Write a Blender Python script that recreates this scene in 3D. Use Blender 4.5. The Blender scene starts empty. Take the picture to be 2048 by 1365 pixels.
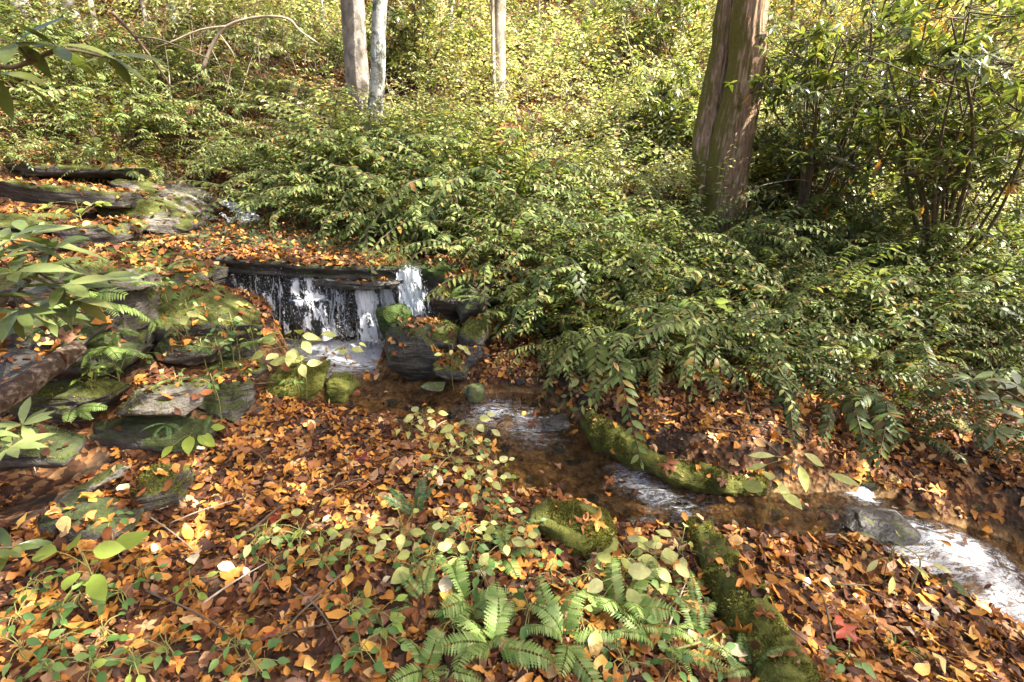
import bpy, bmesh, math, random
import numpy as np
from mathutils import Vector, Matrix, noise as mnoise
from mathutils.bvhtree import BVHTree

random.seed(7)
rng = np.random.default_rng(7)
sc = bpy.context.scene
R = math.radians
COL = sc.collection

# ------------------------------------------------------------------ camera
CAM_Z, PITCH, F = 1.6, R(20), 1024.0
cd = bpy.data.cameras.new('camera')
cd.sensor_width = 36; cd.lens = 18; cd.clip_start = 0.05; cd.clip_end = 400
cd.dof.use_dof = True; cd.dof.focus_distance = 4.6; cd.dof.aperture_fstop = 8.0
cam = bpy.data.objects.new('camera', cd); COL.objects.link(cam)
cam.location = (0, 0, CAM_Z); cam.rotation_euler = (R(90) - PITCH, 0, 0)
sc.camera = cam

# ------------------------------------------------------------------ sky, sun, exposure
SUN_AZ, SUN_EL = R(104), R(48)          # azimuth from +Y (away from camera) towards +X (right)
w = bpy.data.worlds.new('World'); sc.world = w; w.use_nodes = True
nt = w.node_tree; nt.nodes.clear()
sky = nt.nodes.new('ShaderNodeTexSky'); sky.sky_type = 'NISHITA'; sky.sun_disc = False
sky.sun_elevation = SUN_EL; sky.sun_rotation = SUN_AZ; sky.air_density = 0.7; sky.dust_density = 6.0; sky.ozone_density = 0.3
bg = nt.nodes.new('ShaderNodeBackground'); bg.inputs['Strength'].default_value = 0.10
wo = nt.nodes.new('ShaderNodeOutputWorld')
nt.links.new(sky.outputs[0], bg.inputs[0]); nt.links.new(bg.outputs[0], wo.inputs[0])
sl = bpy.data.lights.new('sun', 'SUN'); sl.energy = 5.0; sl.angle = R(0.53); sl.color = (1.0, 0.94, 0.84)
so = bpy.data.objects.new('sun', sl); COL.objects.link(so)
to_sun = Vector((math.sin(SUN_AZ) * math.cos(SUN_EL), math.cos(SUN_AZ) * math.cos(SUN_EL), math.sin(SUN_EL)))
so.rotation_euler = to_sun.to_track_quat('Z', 'Y').to_euler(); so.location = to_sun * 60
sc.view_settings.view_transform = 'Standard'; sc.view_settings.look = 'None'
sc.view_settings.gamma = 1.0; sc.view_settings.use_curve_mapping = False
sc.view_settings.exposure = 2.4
cy = sc.cycles
cy.max_bounces = 7; cy.diffuse_bounces = 3; cy.glossy_bounces = 2; cy.transmission_bounces = 4
cy.transparent_max_bounces = 14; cy.caustics_reflective = False; cy.caustics_refractive = False
cy.sample_clamp_indirect = 6; cy.use_denoising = True
try:
    cy.denoiser = 'OPENIMAGEDENOISE'; cy.denoising_prefilter = 'ACCURATE'; cy.denoising_input_passes = 'RGB_ALBEDO_NORMAL'
except Exception: pass

# ------------------------------------------------------------------ helpers
_c, _s = math.cos(PITCH), math.sin(PITCH)
def at(u, v, z=None, y=None):
    """world point seen at photo pixel (u, v) on height z or at distance y"""
    a = (u - 1024) / F; b = -(v - 682.5) / F
    d = (a, _c + _s * b, -_s + _c * b)
    t = (z - CAM_Z) / d[2] if z is not None else y / d[1]
    return Vector((t * d[0], t * d[1], CAM_Z + t * d[2]))
def px(p):
    x, y, z = p[0], p[1], p[2] - CAM_Z
    f = y * _c - z * _s; up = y * _s + z * _c
    return (1024 + F * x / f, 682.5 - F * up / f) if f > 0.05 else (-9999, -9999)
def fbm(p, o=4, lac=2.0, g=0.5):
    a, s, q = 1.0, 0.0, Vector(p)
    for _ in range(o):
        s += a * mnoise.noise(q); q = q * lac + Vector((7.3, 1.7, 4.1)); a *= g
    return s
def tag(o, label=None, cat=None, group=None, kind=None):
    if label: o['label'] = label
    if cat: o['category'] = cat
    if group: o['group'] = group
    if kind: o['kind'] = kind
    return o
def link(name, me, parent=None, loc=(0, 0, 0), rot=None, scale=None):
    o = bpy.data.objects.new(name, me); COL.objects.link(o); o.location = loc
    if rot is not None: o.rotation_euler = rot
    if scale is not None: o.scale = (scale,) * 3 if isinstance(scale, (int, float)) else scale
    if parent: o.parent = parent
    return o
def empty(name, loc, rz=0):
    o = bpy.data.objects.new(name, None); COL.objects.link(o); o.location = loc; o.rotation_euler = (0, 0, rz)
    o.empty_display_size = 0.1
    return o
def mesh_arr(name, V, faces, mats, smooth=True, mi=None):
    """faces: list of tuples, or (loops, totals) arrays"""
    me = bpy.data.meshes.new(name)
    V = np.asarray(V, np.float32)
    if isinstance(faces, tuple): loops, tot = faces
    else:
        tot = np.array([len(f) for f in faces], np.int32); loops = np.array([i for f in faces for i in f], np.int32)
    me.vertices.add(len(V)); me.vertices.foreach_set('co', V.ravel())
    me.loops.add(len(loops)); me.loops.foreach_set('vertex_index', loops)
    me.polygons.add(len(tot))
    me.polygons.foreach_set('loop_start', np.concatenate([[0], np.cumsum(tot)[:-1]]).astype(np.int32))
    me.polygons.foreach_set('loop_total', tot)
    if smooth: me.polygons.foreach_set('use_smooth', np.ones(len(tot), bool))
    for m in (mats if isinstance(mats, (list, tuple)) else [mats]): me.materials.append(m)
    if mi is not None: me.polygons.foreach_set('material_index', np.asarray(mi, np.int32))
    me.update(calc_edges=True)
    return me
class Tpl:
    def __init__(s, V, faces):
        s.V = np.asarray(V, np.float64); s.tot = np.array([len(f) for f in faces], np.int32)
        s.loops = np.array([i for f in faces for i in f], np.int32)
def scatter_arrays(tpls, which, M, T):
    """M (N,3,3) maps local to world, T (N,3)"""
    Vs, Ls, Ts, off = [], [], [], 0
    which = np.asarray(which)
    for k, t in enumerate(tpls):
        idx = np.nonzero(which == k)[0]
        if not len(idx): continue
        v = np.einsum('nij,vj->nvi', M[idx], t.V) + T[idx][:, None, :]
        nv = len(t.V)
        l = (t.loops[None, :] + (np.arange(len(idx)) * nv)[:, None] + off).ravel()
        Vs.append(v.reshape(-1, 3)); Ls.append(l); Ts.append(np.tile(t.tot, len(idx))); off += nv * len(idx)
    return np.concatenate(Vs), (np.concatenate(Ls).astype(np.int32), np.concatenate(Ts).astype(np.int32))
def basis(d, n):
    """rows->columns matrix with Y along d, Z close to n"""
    d = d / np.linalg.norm(d, axis=-1, keepdims=True)
    x = np.cross(d, n); x /= np.maximum(np.linalg.norm(x, axis=-1, keepdims=True), 1e-9)
    z = np.cross(x, d)
    return np.stack([x, d, z], axis=-1)
def leaf_tpl(L=1.0, W=0.4, n=5, fold=0.15, curl=0.2, peak=0.45, sharp=1.0, twist=0.0, wav=0.0, serr=0.0, seed=0):
    r = random.Random(seed); V, Fc = [], []
    for i in range(n + 1):
        t = i / n
        q = t ** (math.log(0.5) / math.log(peak))
        wd = W * 0.5 * (math.sin(math.pi * min(max(q, 0), 1)) ** sharp)
        if serr and i % 2: wd *= 1 - serr
        a = curl * t; yy = L * (math.sin(a) / curl if abs(curl) > 1e-3 else t); zz = -L * ((1 - math.cos(a)) / curl if abs(curl) > 1e-3 else 0)
        tw = twist * (t - 0.5); e1 = wav * r.uniform(-1, 1) * W; e2 = wav * r.uniform(-1, 1) * W
        if i in (0, n): V.append((0, yy, zz))
        else:
            V += [(-wd * math.cos(tw), yy, zz + fold * wd + e1 - wd * math.sin(tw)), (0, yy, zz),
                  (wd * math.cos(tw), yy, zz + fold * wd + e2 + wd * math.sin(tw))]
    for i in range(n):
        a = 0 if i == 0 else 1 + 3 * (i - 1); b = 1 + 3 * i
        if i == 0: Fc += [(0, b + 1, b), (0, b + 2, b + 1)]
        elif i == n - 1:
            e = 1 + 3 * (n - 1); Fc += [(a, a + 1, e), (a + 1, a + 2, e)]
        else: Fc += [(a, a + 1, b + 1, b), (a + 1, a + 2, b + 2, b + 1)]
    return Tpl(V, Fc)
def maple_tpl(S=1.0, cup=0.2, seed=0, lobes=5):
    r = random.Random(seed); V = [(0, 0.0, 0)]; ring = []
    n = lobes * 4
    for i in range(n + 1):
        t = i / n; ang = R(-150) + R(300) * t
        ph = (t * lobes) % 1.0; k = abs(ph - 0.5) * 2
        lobe = [1, .78, .52, .74][int(round(abs(ph - .5) * 2 * 3)) % 4] if False else (1.0 - 0.55 * k ** 0.8)
        rad = S * 0.55 * lobe * (0.75 + 0.35 * math.cos(ang * 0.5)) * r.uniform(0.88, 1.1)
        z = cup * rad * r.uniform(-0.6, 1.0)
        V.append((math.sin(ang) * rad, math.cos(ang) * rad, z))
    V = [(x, y + S * 0.25, z) for x, y, z in V]
    return Tpl(V, [(0, i + 2, i + 1) for i in range(n)])
def tube_arrays(pts, radii, sides=6, disp=None, cap=True):
    P = [Vector(p) for p in pts]; n = len(P)
    T = [(P[min(i + 1, n - 1)] - P[max(i - 1, 0)]).normalized() for i in range(n)]
    ref = Vector((0, 0, 1)) if abs(T[0].z) < 0.9 else Vector((1, 0, 0))
    X = T[0].cross(ref).normalized(); V = []
    for i in range(n):
        X = (X - T[i] * X.dot(T[i])).normalized(); Y = T[i].cross(X)
        for k in range(sides):
            a = 2 * math.pi * k / sides; dr = X * math.cos(a) + Y * math.sin(a)
            r = radii[i]; p = P[i] + dr * r
            if disp: p = p + dr * disp(p, a, i)
            V.append(tuple(p))
    Fc = []
    for i in range(n - 1):
        for k in range(sides):
            a = i * sides + k; b = i * sides + (k + 1) % sides
            Fc.append((a, b, b + sides, a + sides))
    if cap:
        V.append(tuple(P[0])); V.append(tuple(P[-1])); b0 = len(V) - 2; b1 = b0 + 1
        for k in range(sides):
            Fc.append((b0, (k + 1) % sides, k)); o = (n - 1) * sides
            Fc.append((b1, o + k, o + (k + 1) % sides))
    return V, Fc
def smooth_path(pts, n):
    """Catmull-Rom through pts"""
    P = [Vector(p) for p in pts]; P = [P[0] * 2 - P[1]] + P + [P[-1] * 2 - P[-2]]
    out = []; m = len(P) - 3
    for i in range(n + 1):
        t = i / n * m; k = min(int(t), m - 1); f = t - k
        a, b, c, d = P[k:k + 4]
        out.append(0.5 * (2 * b + (c - a) * f + (2 * a - 5 * b + 4 * c - d) * f * f + (3 * b - a - 3 * c + d) * f ** 3))
    return out
def lerp_list(vals, n):
    return [float(np.interp(i / n * (len(vals) - 1), range(len(vals)), vals)) for i in range(n + 1)]

# ------------------------------------------------------------------ materials
def newmat(name):
    m = bpy.data.materials.new(name); m.use_nodes = True; t = m.node_tree; t.nodes.clear()
    return m, t, t.nodes, t.links
def ramp(N, stops, interp='LINEAR'):
    r = N.new('ShaderNodeValToRGB'); cr = r.color_ramp; cr.interpolation = interp
    while len(cr.elements) > 1: cr.elements.remove(cr.elements[-1])
    for i, (p, c) in enumerate(stops):
        e = cr.elements[0] if i == 0 else cr.elements.new(p)
        e.position = p; e.color = (*c, 1) if len(c) == 3 else c
    return r
def mth(N, L, op, a, b=None, clamp=False):
    m = N.new('ShaderNodeMath'); m.operation = op; m.use_clamp = clamp
    for i, v in enumerate((a, b)):
        if v is None: continue
        if isinstance(v, (int, float)): m.inputs[i].default_value = v
        else: L.new(v, m.inputs[i])
    return m.outputs[0]
def mixc(N, L, f, a, b, mode='MIX'):
    m = N.new('ShaderNodeMix'); m.data_type = 'RGBA'; m.blend_type = mode
    for s, v in ((m.inputs[0], f), (m.inputs[6], a), (m.inputs[7], b)):
        if isinstance(v, (int, float)): s.default_value = v
        elif isinstance(v, tuple): s.default_value = (*v, 1)
        else: L.new(v, s)
    return m.outputs[2]
def noise(N, L, vec, scale, detail=4, rough=0.55, dist=0.0):
    n = N.new('ShaderNodeTexNoise'); n.inputs['Scale'].default_value = scale; n.inputs['Detail'].default_value = detail
    n.inputs['Roughness'].default_value = rough; n.inputs['Distortion'].default_value = dist
    if vec is not None: L.new(vec, n.inputs['Vector'])
    return n.outputs[0]
def coords(N, L, scale=(1, 1, 1), which='Object', geo=False):
    if geo:
        g = N.new('ShaderNodeNewGeometry'); o = g.outputs['Position']
    else: o = N.new('ShaderNodeTexCoord').outputs[which]
    mp = N.new('ShaderNodeMapping'); mp.inputs['Scale'].default_value = scale; L.new(o, mp.inputs['Vector'])
    return mp.outputs[0]
def bump(N, L, h, strength=0.5, dist=0.02):
    b = N.new('ShaderNodeBump'); b.inputs['Strength'].default_value = strength; b.inputs['Distance'].default_value = dist
    L.new(h, b.inputs['Height']); return b.outputs[0]
def smooth01(N, L, v, lo, hi):
    m = N.new('ShaderNodeMapRange'); m.interpolation_type = 'SMOOTHSTEP'
    m.inputs['From Min'].default_value = lo; m.inputs['From Max'].default_value = hi
    L.new(v, m.inputs['Value']); return m.outputs[0]
def leaf_mat(name, stops, rough=0.45, trans=0.25, spec=0.5, blotch=0.35, interp='LINEAR', tboost=1.3, blotch_scale=60):
    m, t, N, L = newmat(name)
    g = N.new('ShaderNodeNewGeometry'); oi = N.new('ShaderNodeObjectInfo')
    f = mth(N, L, 'FRACT', mth(N, L, 'ADD', g.outputs['Random Per Island'], mth(N, L, 'MULTIPLY', oi.outputs['Random'], 3.7)))
    r = ramp(N, stops, interp); L.new(f, r.inputs[0])
    co = coords(N, L, geo=True)
    nz = noise(N, L, co, blotch_scale, 2); nz2 = noise(N, L, co, 3.0, 2)
    k = mth(N, L, 'ADD', mth(N, L, 'MULTIPLY', nz, blotch * 2), 1 - blotch)
    k = mth(N, L, 'MULTIPLY', k, mth(N, L, 'ADD', mth(N, L, 'MULTIPLY', nz2, 0.5), 0.75))
    hs = N.new('ShaderNodeHueSaturation'); L.new(r.outputs[0], hs.inputs['Color']); L.new(k, hs.inputs['Value'])
    p = N.new('ShaderNodeBsdfPrincipled'); p.inputs['Roughness'].default_value = rough
    p.inputs['Specular IOR Level'].default_value = spec
    L.new(hs.outputs[0], p.inputs['Base Color'])
    L.new(bump(N, L, nz, 0.25, 0.004), p.inputs['Normal'])
    tr = N.new('ShaderNodeBsdfTranslucent')
    L.new(mixc(N, L, 1.0, hs.outputs[0], (tboost, tboost, tboost * 0.6), 'MULTIPLY'), tr.inputs['Color'])
    mx = N.new('ShaderNodeMixShader'); mx.inputs[0].default_value = trans
    L.new(p.outputs[0], mx.inputs[1]); L.new(tr.outputs[0], mx.inputs[2])
    o = N.new('ShaderNodeOutputMaterial'); L.new(mx.outputs[0], o.inputs[0])
    return m
def rock_mat(name, moss=0.5, wet=0.0, tone=1.0, mosscol=((0.030, 0.036, 0.007), (0.095, 0.105, 0.016))):
    m, t, N, L = newmat(name)
    co = coords(N, L, geo=True); cs = coords(N, L, (1, 1, 5), geo=True)
    n1 = noise(N, L, co, 9, 10, 0.68); n2 = noise(N, L, cs, 5, 6, 0.6); n3 = noise(N, L, co, 45, 4, 0.6)
    base = ramp(N, [(0.30, (0.030 * tone, 0.026 * tone, 0.021 * tone)), (0.48, (0.095 * tone, 0.083 * tone, 0.066 * tone)),
                    (0.62, (0.20 * tone, 0.18 * tone, 0.15 * tone)), (0.80, (0.33 * tone, 0.31 * tone, 0.27 * tone))])
    L.new(mth(N, L, 'ADD', mth(N, L, 'MULTIPLY', n1, 0.5), mth(N, L, 'MULTIPLY', n2, 0.5)), base.inputs[0])
    g = N.new('ShaderNodeNewGeometry'); sx = N.new('ShaderNodeSeparateXYZ'); L.new(g.outputs['Normal'], sx.inputs[0])
    mn = noise(N, L, co, 4.2, 10, 0.68, 0.4)
    v = mth(N, L, 'ADD', mth(N, L, 'MULTIPLY', sx.outputs[2], 0.28), mn)
    mask = smooth01(N, L, v, 0.89 - 0.55 * moss, 0.97 - 0.55 * moss)
    mc = ramp(N, [(0.3, mosscol[0]), (0.7, mosscol[1])]); L.new(noise(N, L, co, 22, 4, 0.7), mc.inputs[0])
    col = mixc(N, L, mask, base.outputs[0], mc.outputs[0])
    p = N.new('ShaderNodeBsdfPrincipled'); L.new(col, p.inputs['Base Color'])
    p.inputs['Specular IOR Level'].default_value = 0.35 + 0.4 * wet
    rr = N.new('ShaderNodeMix'); L.new(mask, rr.inputs[0]); rr.inputs[2].default_value = 0.8 - 0.6 * wet; rr.inputs[3].default_value = 0.95
    L.new(rr.outputs[0], p.inputs['Roughness'])
    h = mth(N, L, 'ADD', mth(N, L, 'ADD', mth(N, L, 'MULTIPLY', n1, 0.6), n2), mth(N, L, 'MULTIPLY', n3, 0.35))
    L.new(bump(N, L, h, 0.9, 0.045), p.inputs['Normal'])
    o = N.new('ShaderNodeOutputMaterial'); L.new(p.outputs[0], o.inputs[0])
    return m
def bark_mat(name, dark, mid, light, moss=0.0, lichen=0.0, vs=(9, 9, 1.3), mossdir=-1):
    m, t, N, L = newmat(name)
    co = coords(N, L, vs, geo=True); c0 = coords(N, L, geo=True)
    n1 = noise(N, L, co, 2.2, 8, 0.65, 0.3); n2 = noise(N, L, c0, 3, 4); n3 = noise(N, L, c0, 30, 4)
    r = ramp(N, [(0.28, dark), (0.5, mid), (0.72, light)]); L.new(n1, r.inputs[0])
    col = r.outputs[0]
    if lichen:
        lm = smooth01(N, L, mth(N, L, 'ADD', noise(N, L, c0, 9, 6, 0.7), mth(N, L, 'MULTIPLY', n3, 0.25)), 0.78 - 0.25 * lichen, 0.86 - 0.25 * lichen)
        col = mixc(N, L, lm, col, (0.30, 0.31, 0.28))
    if moss:
        g = N.new('ShaderNodeNewGeometry'); sx = N.new('ShaderNodeSeparateXYZ'); L.new(g.outputs['Normal'], sx.inputs[0])
        v = mth(N, L, 'ADD', mth(N, L, 'MULTIPLY', sx.outputs[0], 0.45 * mossdir), n2)
        mk = smooth01(N, L, v, 0.80 - 0.3 * moss, 1.0 - 0.3 * moss)
        col = mixc(N, L, mk, col, mixc(N, L, n3, (0.07, 0.068, 0.016), (0.18, 0.155, 0.04)))
    p = N.new('ShaderNodeBsdfPrincipled'); p.inputs['Roughness'].default_value = 0.9; p.inputs['Specular IOR Level'].default_value = 0.2
    L.new(col, p.inputs['Base Color'])
    L.new(bump(N, L, mth(N, L, 'ADD', n1, mth(N, L, 'MULTIPLY', n3, 0.3)), 0.9, 0.02), p.inputs['Normal'])
    o = N.new('ShaderNodeOutputMaterial'); L.new(p.outputs[0], o.inputs[0])
    return m
def plain_mat(name, col, rough=0.8, var=0.3, scale=20):
    m, t, N, L = newmat(name)
    n1 = noise(N, L, coords(N, L, geo=True), scale, 4)
    c = ramp(N, [(0.25, tuple(x * (1 - var) for x in col)), (0.75, tuple(min(1, x * (1 + var)) for x in col))]); L.new(n1, c.inputs[0])
    p = N.new('ShaderNodeBsdfPrincipled'); p.inputs['Roughness'].default_value = rough; p.inputs['Specular IOR Level'].default_value = 0.25
    L.new(c.outputs[0], p.inputs['Base Color'])
    o = N.new('ShaderNodeOutputMaterial'); L.new(p.outputs[0], o.inputs[0])
    return m
def ground_mat():
    m, t, N, L = newmat('forest_soil')
    co = coords(N, L, geo=True)
    vo = N.new('ShaderNodeTexVoronoi'); vo.inputs['Scale'].default_value = 34; L.new(co, vo.inputs['Vector'])
    sp = N.new('ShaderNodeSeparateColor'); L.new(vo.outputs['Color'], sp.inputs[0])
    lit = ramp(N, [(0, (0.035, 0.016, 0.008)), (0.4, (0.08, 0.032, 0.013)), (0.7, (0.17, 0.075, 0.025)), (1, (0.25, 0.14, 0.06))]); L.new(sp.outputs[0], lit.inputs[0])
    n1 = noise(N, L, co, 7, 6, 0.65)
    soil = ramp(N, [(0.3, (0.018, 0.012, 0.008)), (0.7, (0.07, 0.045, 0.028))]); L.new(n1, soil.inputs[0])
    col = mixc(N, L, smooth01(N, L, noise(N, L, co, 3.5, 3), 0.4, 0.6), soil.outputs[0], lit.outputs[0])
    # stream bed: amber sand with darker gravel
    at_ = N.new('ShaderNodeAttribute'); at_.attribute_name = 'bed'
    nb = noise(N, L, co, 10, 6, 0.7); vb = N.new('ShaderNodeTexVoronoi'); vb.inputs['Scale'].default_value = 26; L.new(co, vb.inputs['Vector'])
    sb = N.new('ShaderNodeSeparateColor'); L.new(vb.outputs['Color'], sb.inputs[0])
    sand = ramp(N, [(0.34, (0.05, 0.028, 0.012)), (0.5, (0.24, 0.14, 0.05)), (0.70, (0.48, 0.31, 0.14))])
    L.new(mth(N, L, 'ADD', mth(N, L, 'MULTIPLY', nb, 0.85), mth(N, L, 'MULTIPLY', sb.outputs[0], 0.16)), sand.inputs[0])
    col = mixc(N, L, at_.outputs['Fac'], col, sand.outputs[0])
    p = N.new('ShaderNodeBsdfPrincipled'); L.new(col, p.inputs['Base Color']); p.inputs['Roughness'].default_value = 0.9
    p.inputs['Specular IOR Level'].default_value = 0.2
    h = mth(N, L, 'ADD', n1, mth(N, L, 'MULTIPLY', vo.outputs['Distance'], 0.6))
    L.new(bump(N, L, h, 0.7, 0.03), p.inputs['Normal'])
    o = N.new('ShaderNodeOutputMaterial'); L.new(p.outputs[0], o.inputs[0])
    return m
def foam_bsdf(N, L, co, white=0.0):
    p = N.new('ShaderNodeBsdfPrincipled'); fc = ramp(N, [(0.3 - white, (0.25, 0.28, 0.33)), (0.5 - white, (0.55, 0.58, 0.62)), (0.66 - white, (0.84, 0.86, 0.87))])
    L.new(noise(N, L, co, 24, 6, 0.7, 0.6), fc.inputs[0]); L.new(fc.outputs[0], p.inputs['Base Color'])
    p.inputs['Roughness'].default_value = 0.25; p.inputs['Specular IOR Level'].default_value = 0.7
    L.new(bump(N, L, noise(N, L, co, 40, 4), 0.4, 0.01), p.inputs['Normal'])
    tr = N.new('ShaderNodeBsdfTranslucent'); tr.inputs[0].default_value = (0.75, 0.8, 0.85, 1)
    mx = N.new('ShaderNodeMixShader'); mx.inputs[0].default_value = 0.35
    L.new(p.outputs[0], mx.inputs[1]); L.new(tr.outputs[0], mx.inputs[2]); return mx.outputs[0]
def water_mat(name='stream_water', flow=(7, 7, 7), tint=(0.92, 0.83, 0.66)):
    m, t, N, L = newmat(name)
    co = coords(N, L, geo=True)
    # ripples drawn out along the current, which runs down to the right
    mp = N.new('ShaderNodeMapping'); mp.inputs['Rotation'].default_value = (0, 0, R(28)); mp.inputs['Scale'].default_value = (3, 22, 8)
    L.new(co, mp.inputs['Vector'])
    n1 = noise(N, L, mp.outputs[0], 1.0, 5, 0.6, 0.8); n2 = noise(N, L, mp.outputs[0], 3.4, 4, 0.6, 0.5)
    fa = N.new('ShaderNodeAttribute'); fa.attribute_name = 'foam'
    nrm = bump(N, L, mth(N, L, 'ADD', n1, mth(N, L, 'MULTIPLY', n2, 0.5)), 1.0, 0.10)
    gl = N.new('ShaderNodeBsdfGlossy'); gl.inputs['Roughness'].default_value = 0.06; L.new(nrm, gl.inputs['Normal'])
    gl.inputs[0].default_value = (0.95, 0.97, 1, 1)
    tr = N.new('ShaderNodeBsdfTransparent'); tr.inputs[0].default_value = (*tint, 1)
    fr = N.new('ShaderNodeFresnel'); fr.inputs[0].default_value = 1.36; L.new(nrm, fr.inputs[1])
    mx = N.new('ShaderNodeMixShader'); L.new(fr.outputs[0], mx.inputs[0]); L.new(tr.outputs[0], mx.inputs[1]); L.new(gl.outputs[0], mx.inputs[2])
    def ridge(n, k): return mth(N, L, 'SUBTRACT', 1.0, mth(N, L, 'MULTIPLY', mth(N, L, 'ABSOLUTE', mth(N, L, 'SUBTRACT', n, 0.5)), k))
    ra = ridge(noise(N, L, mp.outputs[0], 1.6, 4, 0.6, 1.5), 7.0); rb = ridge(noise(N, L, mp.outputs[0], 4.6, 5, 0.65, 1.2), 6.0); n4 = noise(N, L, mp.outputs[0], 14.0, 4, 0.7, 0.5)
    vv = mth(N, L, 'ADD', mth(N, L, 'MULTIPLY', mth(N, L, 'MAXIMUM', ra, 0.0), 0.40), mth(N, L, 'ADD', mth(N, L, 'MULTIPLY', mth(N, L, 'MAXIMUM', rb, 0.0), 0.38), mth(N, L, 'MULTIPLY', n4, 0.40)))
    mask = smooth01(N, L, mth(N, L, 'ADD', vv, mth(N, L, 'MULTIPLY', fa.outputs['Fac'], 0.66)), 0.96, 1.34)
    mask = mth(N, L, 'MULTIPLY', mask, 0.84)
    m2 = N.new('ShaderNodeMixShader'); L.new(mask, m2.inputs[0]); L.new(mx.outputs[0], m2.inputs[1]); L.new(foam_bsdf(N, L, co, .04), m2.inputs[2])
    o = N.new('ShaderNodeOutputMaterial'); L.new(m2.outputs[0], o.inputs[0])
    return m
def fall_mat(name, dens=0.5, sc_=(20, 20, 2.2)):
    m, t, N, L = newmat(name)
    co = coords(N, L, sc_, geo=True); c2 = coords(N, L, geo=True)
    n1 = noise(N, L, co, 1.0, 5, 0.65, 0.6); n2 = noise(N, L, c2, 38, 4, 0.7)
    v = mth(N, L, 'ADD', mth(N, L, 'MULTIPLY', n1, 0.78), mth(N, L, 'MULTIPLY', n2, 0.22))
    ea = N.new('ShaderNodeAttribute'); ea.attribute_name = 'edge'
    v = mth(N, L, 'SUBTRACT', v, mth(N, L, 'MULTIPLY', mth(N, L, 'SUBTRACT', 1.0, ea.outputs['Fac']), 0.20))
    mask = smooth01(N, L, v, 0.585 - 0.2 * dens, 0.64 - 0.2 * dens)
    nrm = bump(N, L, v, 0.5, 0.03)
    gl = N.new('ShaderNodeBsdfGlossy'); gl.inputs['Roughness'].default_value = 0.08; L.new(nrm, gl.inputs['Normal'])
    tr = N.new('ShaderNodeBsdfTransparent'); tr.inputs[0].default_value = (0.92, 0.95, 0.97, 1)
    fr = N.new('ShaderNodeFresnel'); fr.inputs[0].default_value = 1.22; L.new(nrm, fr.inputs[1])
    mx = N.new('ShaderNodeMixShader'); L.new(fr.outputs[0], mx.inputs[0]); L.new(tr.outputs[0], mx.inputs[1]); L.new(gl.outputs[0], mx.inputs[2])
    m2 = N.new('ShaderNodeMixShader'); L.new(mask, m2.inputs[0]); L.new(mx.outputs[0], m2.inputs[1]); L.new(foam_bsdf(N, L, c2, .18), m2.inputs[2])
    o = N.new('ShaderNodeOutputMaterial'); L.new(m2.outputs[0], o.inputs[0])
    return m
def drop_mat():
    m, t, N, L = newmat('water_drops')
    o = N.new('ShaderNodeOutputMaterial'); L.new(foam_bsdf(N, L, coords(N, L, geo=True)), o.inputs[0]); return m

M = {}
M['ground'] = ground_mat()
LITTER = [(0.0, (0.030, 0.013, 0.008)), (0.20, (0.075, 0.029, 0.014)), (0.40, (0.150, 0.054, 0.021)), (0.55, (0.31, 0.115, 0.028)),
          (0.65, (0.43, 0.175, 0.030)), (0.75, (0.46, 0.235, 0.055)), (0.82, (0.48, 0.20, 0.035)), (0.90, (0.50, 0.33, 0.15)), (0.94, (0.30, 0.16, 0.09)), (1.0, (0.16, 0.07, 0.04))]
M['litter'] = leaf_mat('fallen_leaves', LITTER, 0.62, 0.15, 0.22, 0.3)
M['litter_sunlit'] = leaf_mat('sunlit_dry_hill_leaves', [(0, (0.10, 0.045, 0.02)), (0.2, (0.26, 0.12, 0.05)), (0.45, (0.42, 0.23, 0.09)), (0.7, (0.55, 0.38, 0.20)), (0.9, (0.62, 0.50, 0.33)), (1, (0.3, 0.16, 0.08))], 0.6, 0.15, 0.3, 0.25)  # paler than the bank litter: sunlight on the upper hill put into the colour
M['litter_pale'] = leaf_mat('fallen_leaves_pale', [(0, (0.52, 0.40, 0.24)), (0.5, (0.60, 0.50, 0.36)), (1, (0.45, 0.33, 0.24))], 0.6, 0.1, 0.3, 0.25)
M['litter_orange'] = leaf_mat('fallen_leaves_orange', [(0, (0.42, 0.155, 0.028)), (0.5, (0.54, 0.23, 0.035)), (1, (0.50, 0.25, 0.06))], 0.45, 0.15, 0.45, 0.25)
M['litter_yellow'] = leaf_mat('fallen_leaves_yellow', [(0, (0.56, 0.33, 0.05)), (0.5, (0.60, 0.37, 0.08)), (1, (0.58, 0.42, 0.16))], 0.45, 0.15, 0.45, 0.25)
M['litter_brown'] = leaf_mat('fallen_leaves_brown', [(0, (0.12, 0.045, 0.018)), (0.5, (0.22, 0.085, 0.03)), (1, (0.30, 0.13, 0.05))], 0.5, 0.1, 0.45, 0.35)
M['litter_red'] = leaf_mat('fallen_leaves_red', [(0, (0.20, 0.035, 0.018)), (0.5, (0.34, 0.06, 0.02)), (1, (0.27, 0.07, 0.035))], 0.45, 0.15, 0.45, 0.3)
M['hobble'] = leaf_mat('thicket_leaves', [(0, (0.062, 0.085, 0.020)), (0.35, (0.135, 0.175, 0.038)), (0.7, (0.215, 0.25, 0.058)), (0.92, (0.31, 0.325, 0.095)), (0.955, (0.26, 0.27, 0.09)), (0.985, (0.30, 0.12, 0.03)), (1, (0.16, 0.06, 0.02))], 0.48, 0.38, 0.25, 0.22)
M['hobble_sun'] = leaf_mat('sunlit_hillside_leaves', [(0, (0.13, 0.16, 0.05)), (0.3, (0.27, 0.32, 0.10)), (0.65, (0.44, 0.47, 0.20)), (0.88, (0.58, 0.55, 0.32)), (0.95, (0.46, 0.30, 0.12)), (1, (0.28, 0.14, 0.06))], 0.5, 0.45, 0.3, 0.22, tboost=1.5)  # thicket leaf lightened: the hillside sun is painted into its colour
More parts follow.
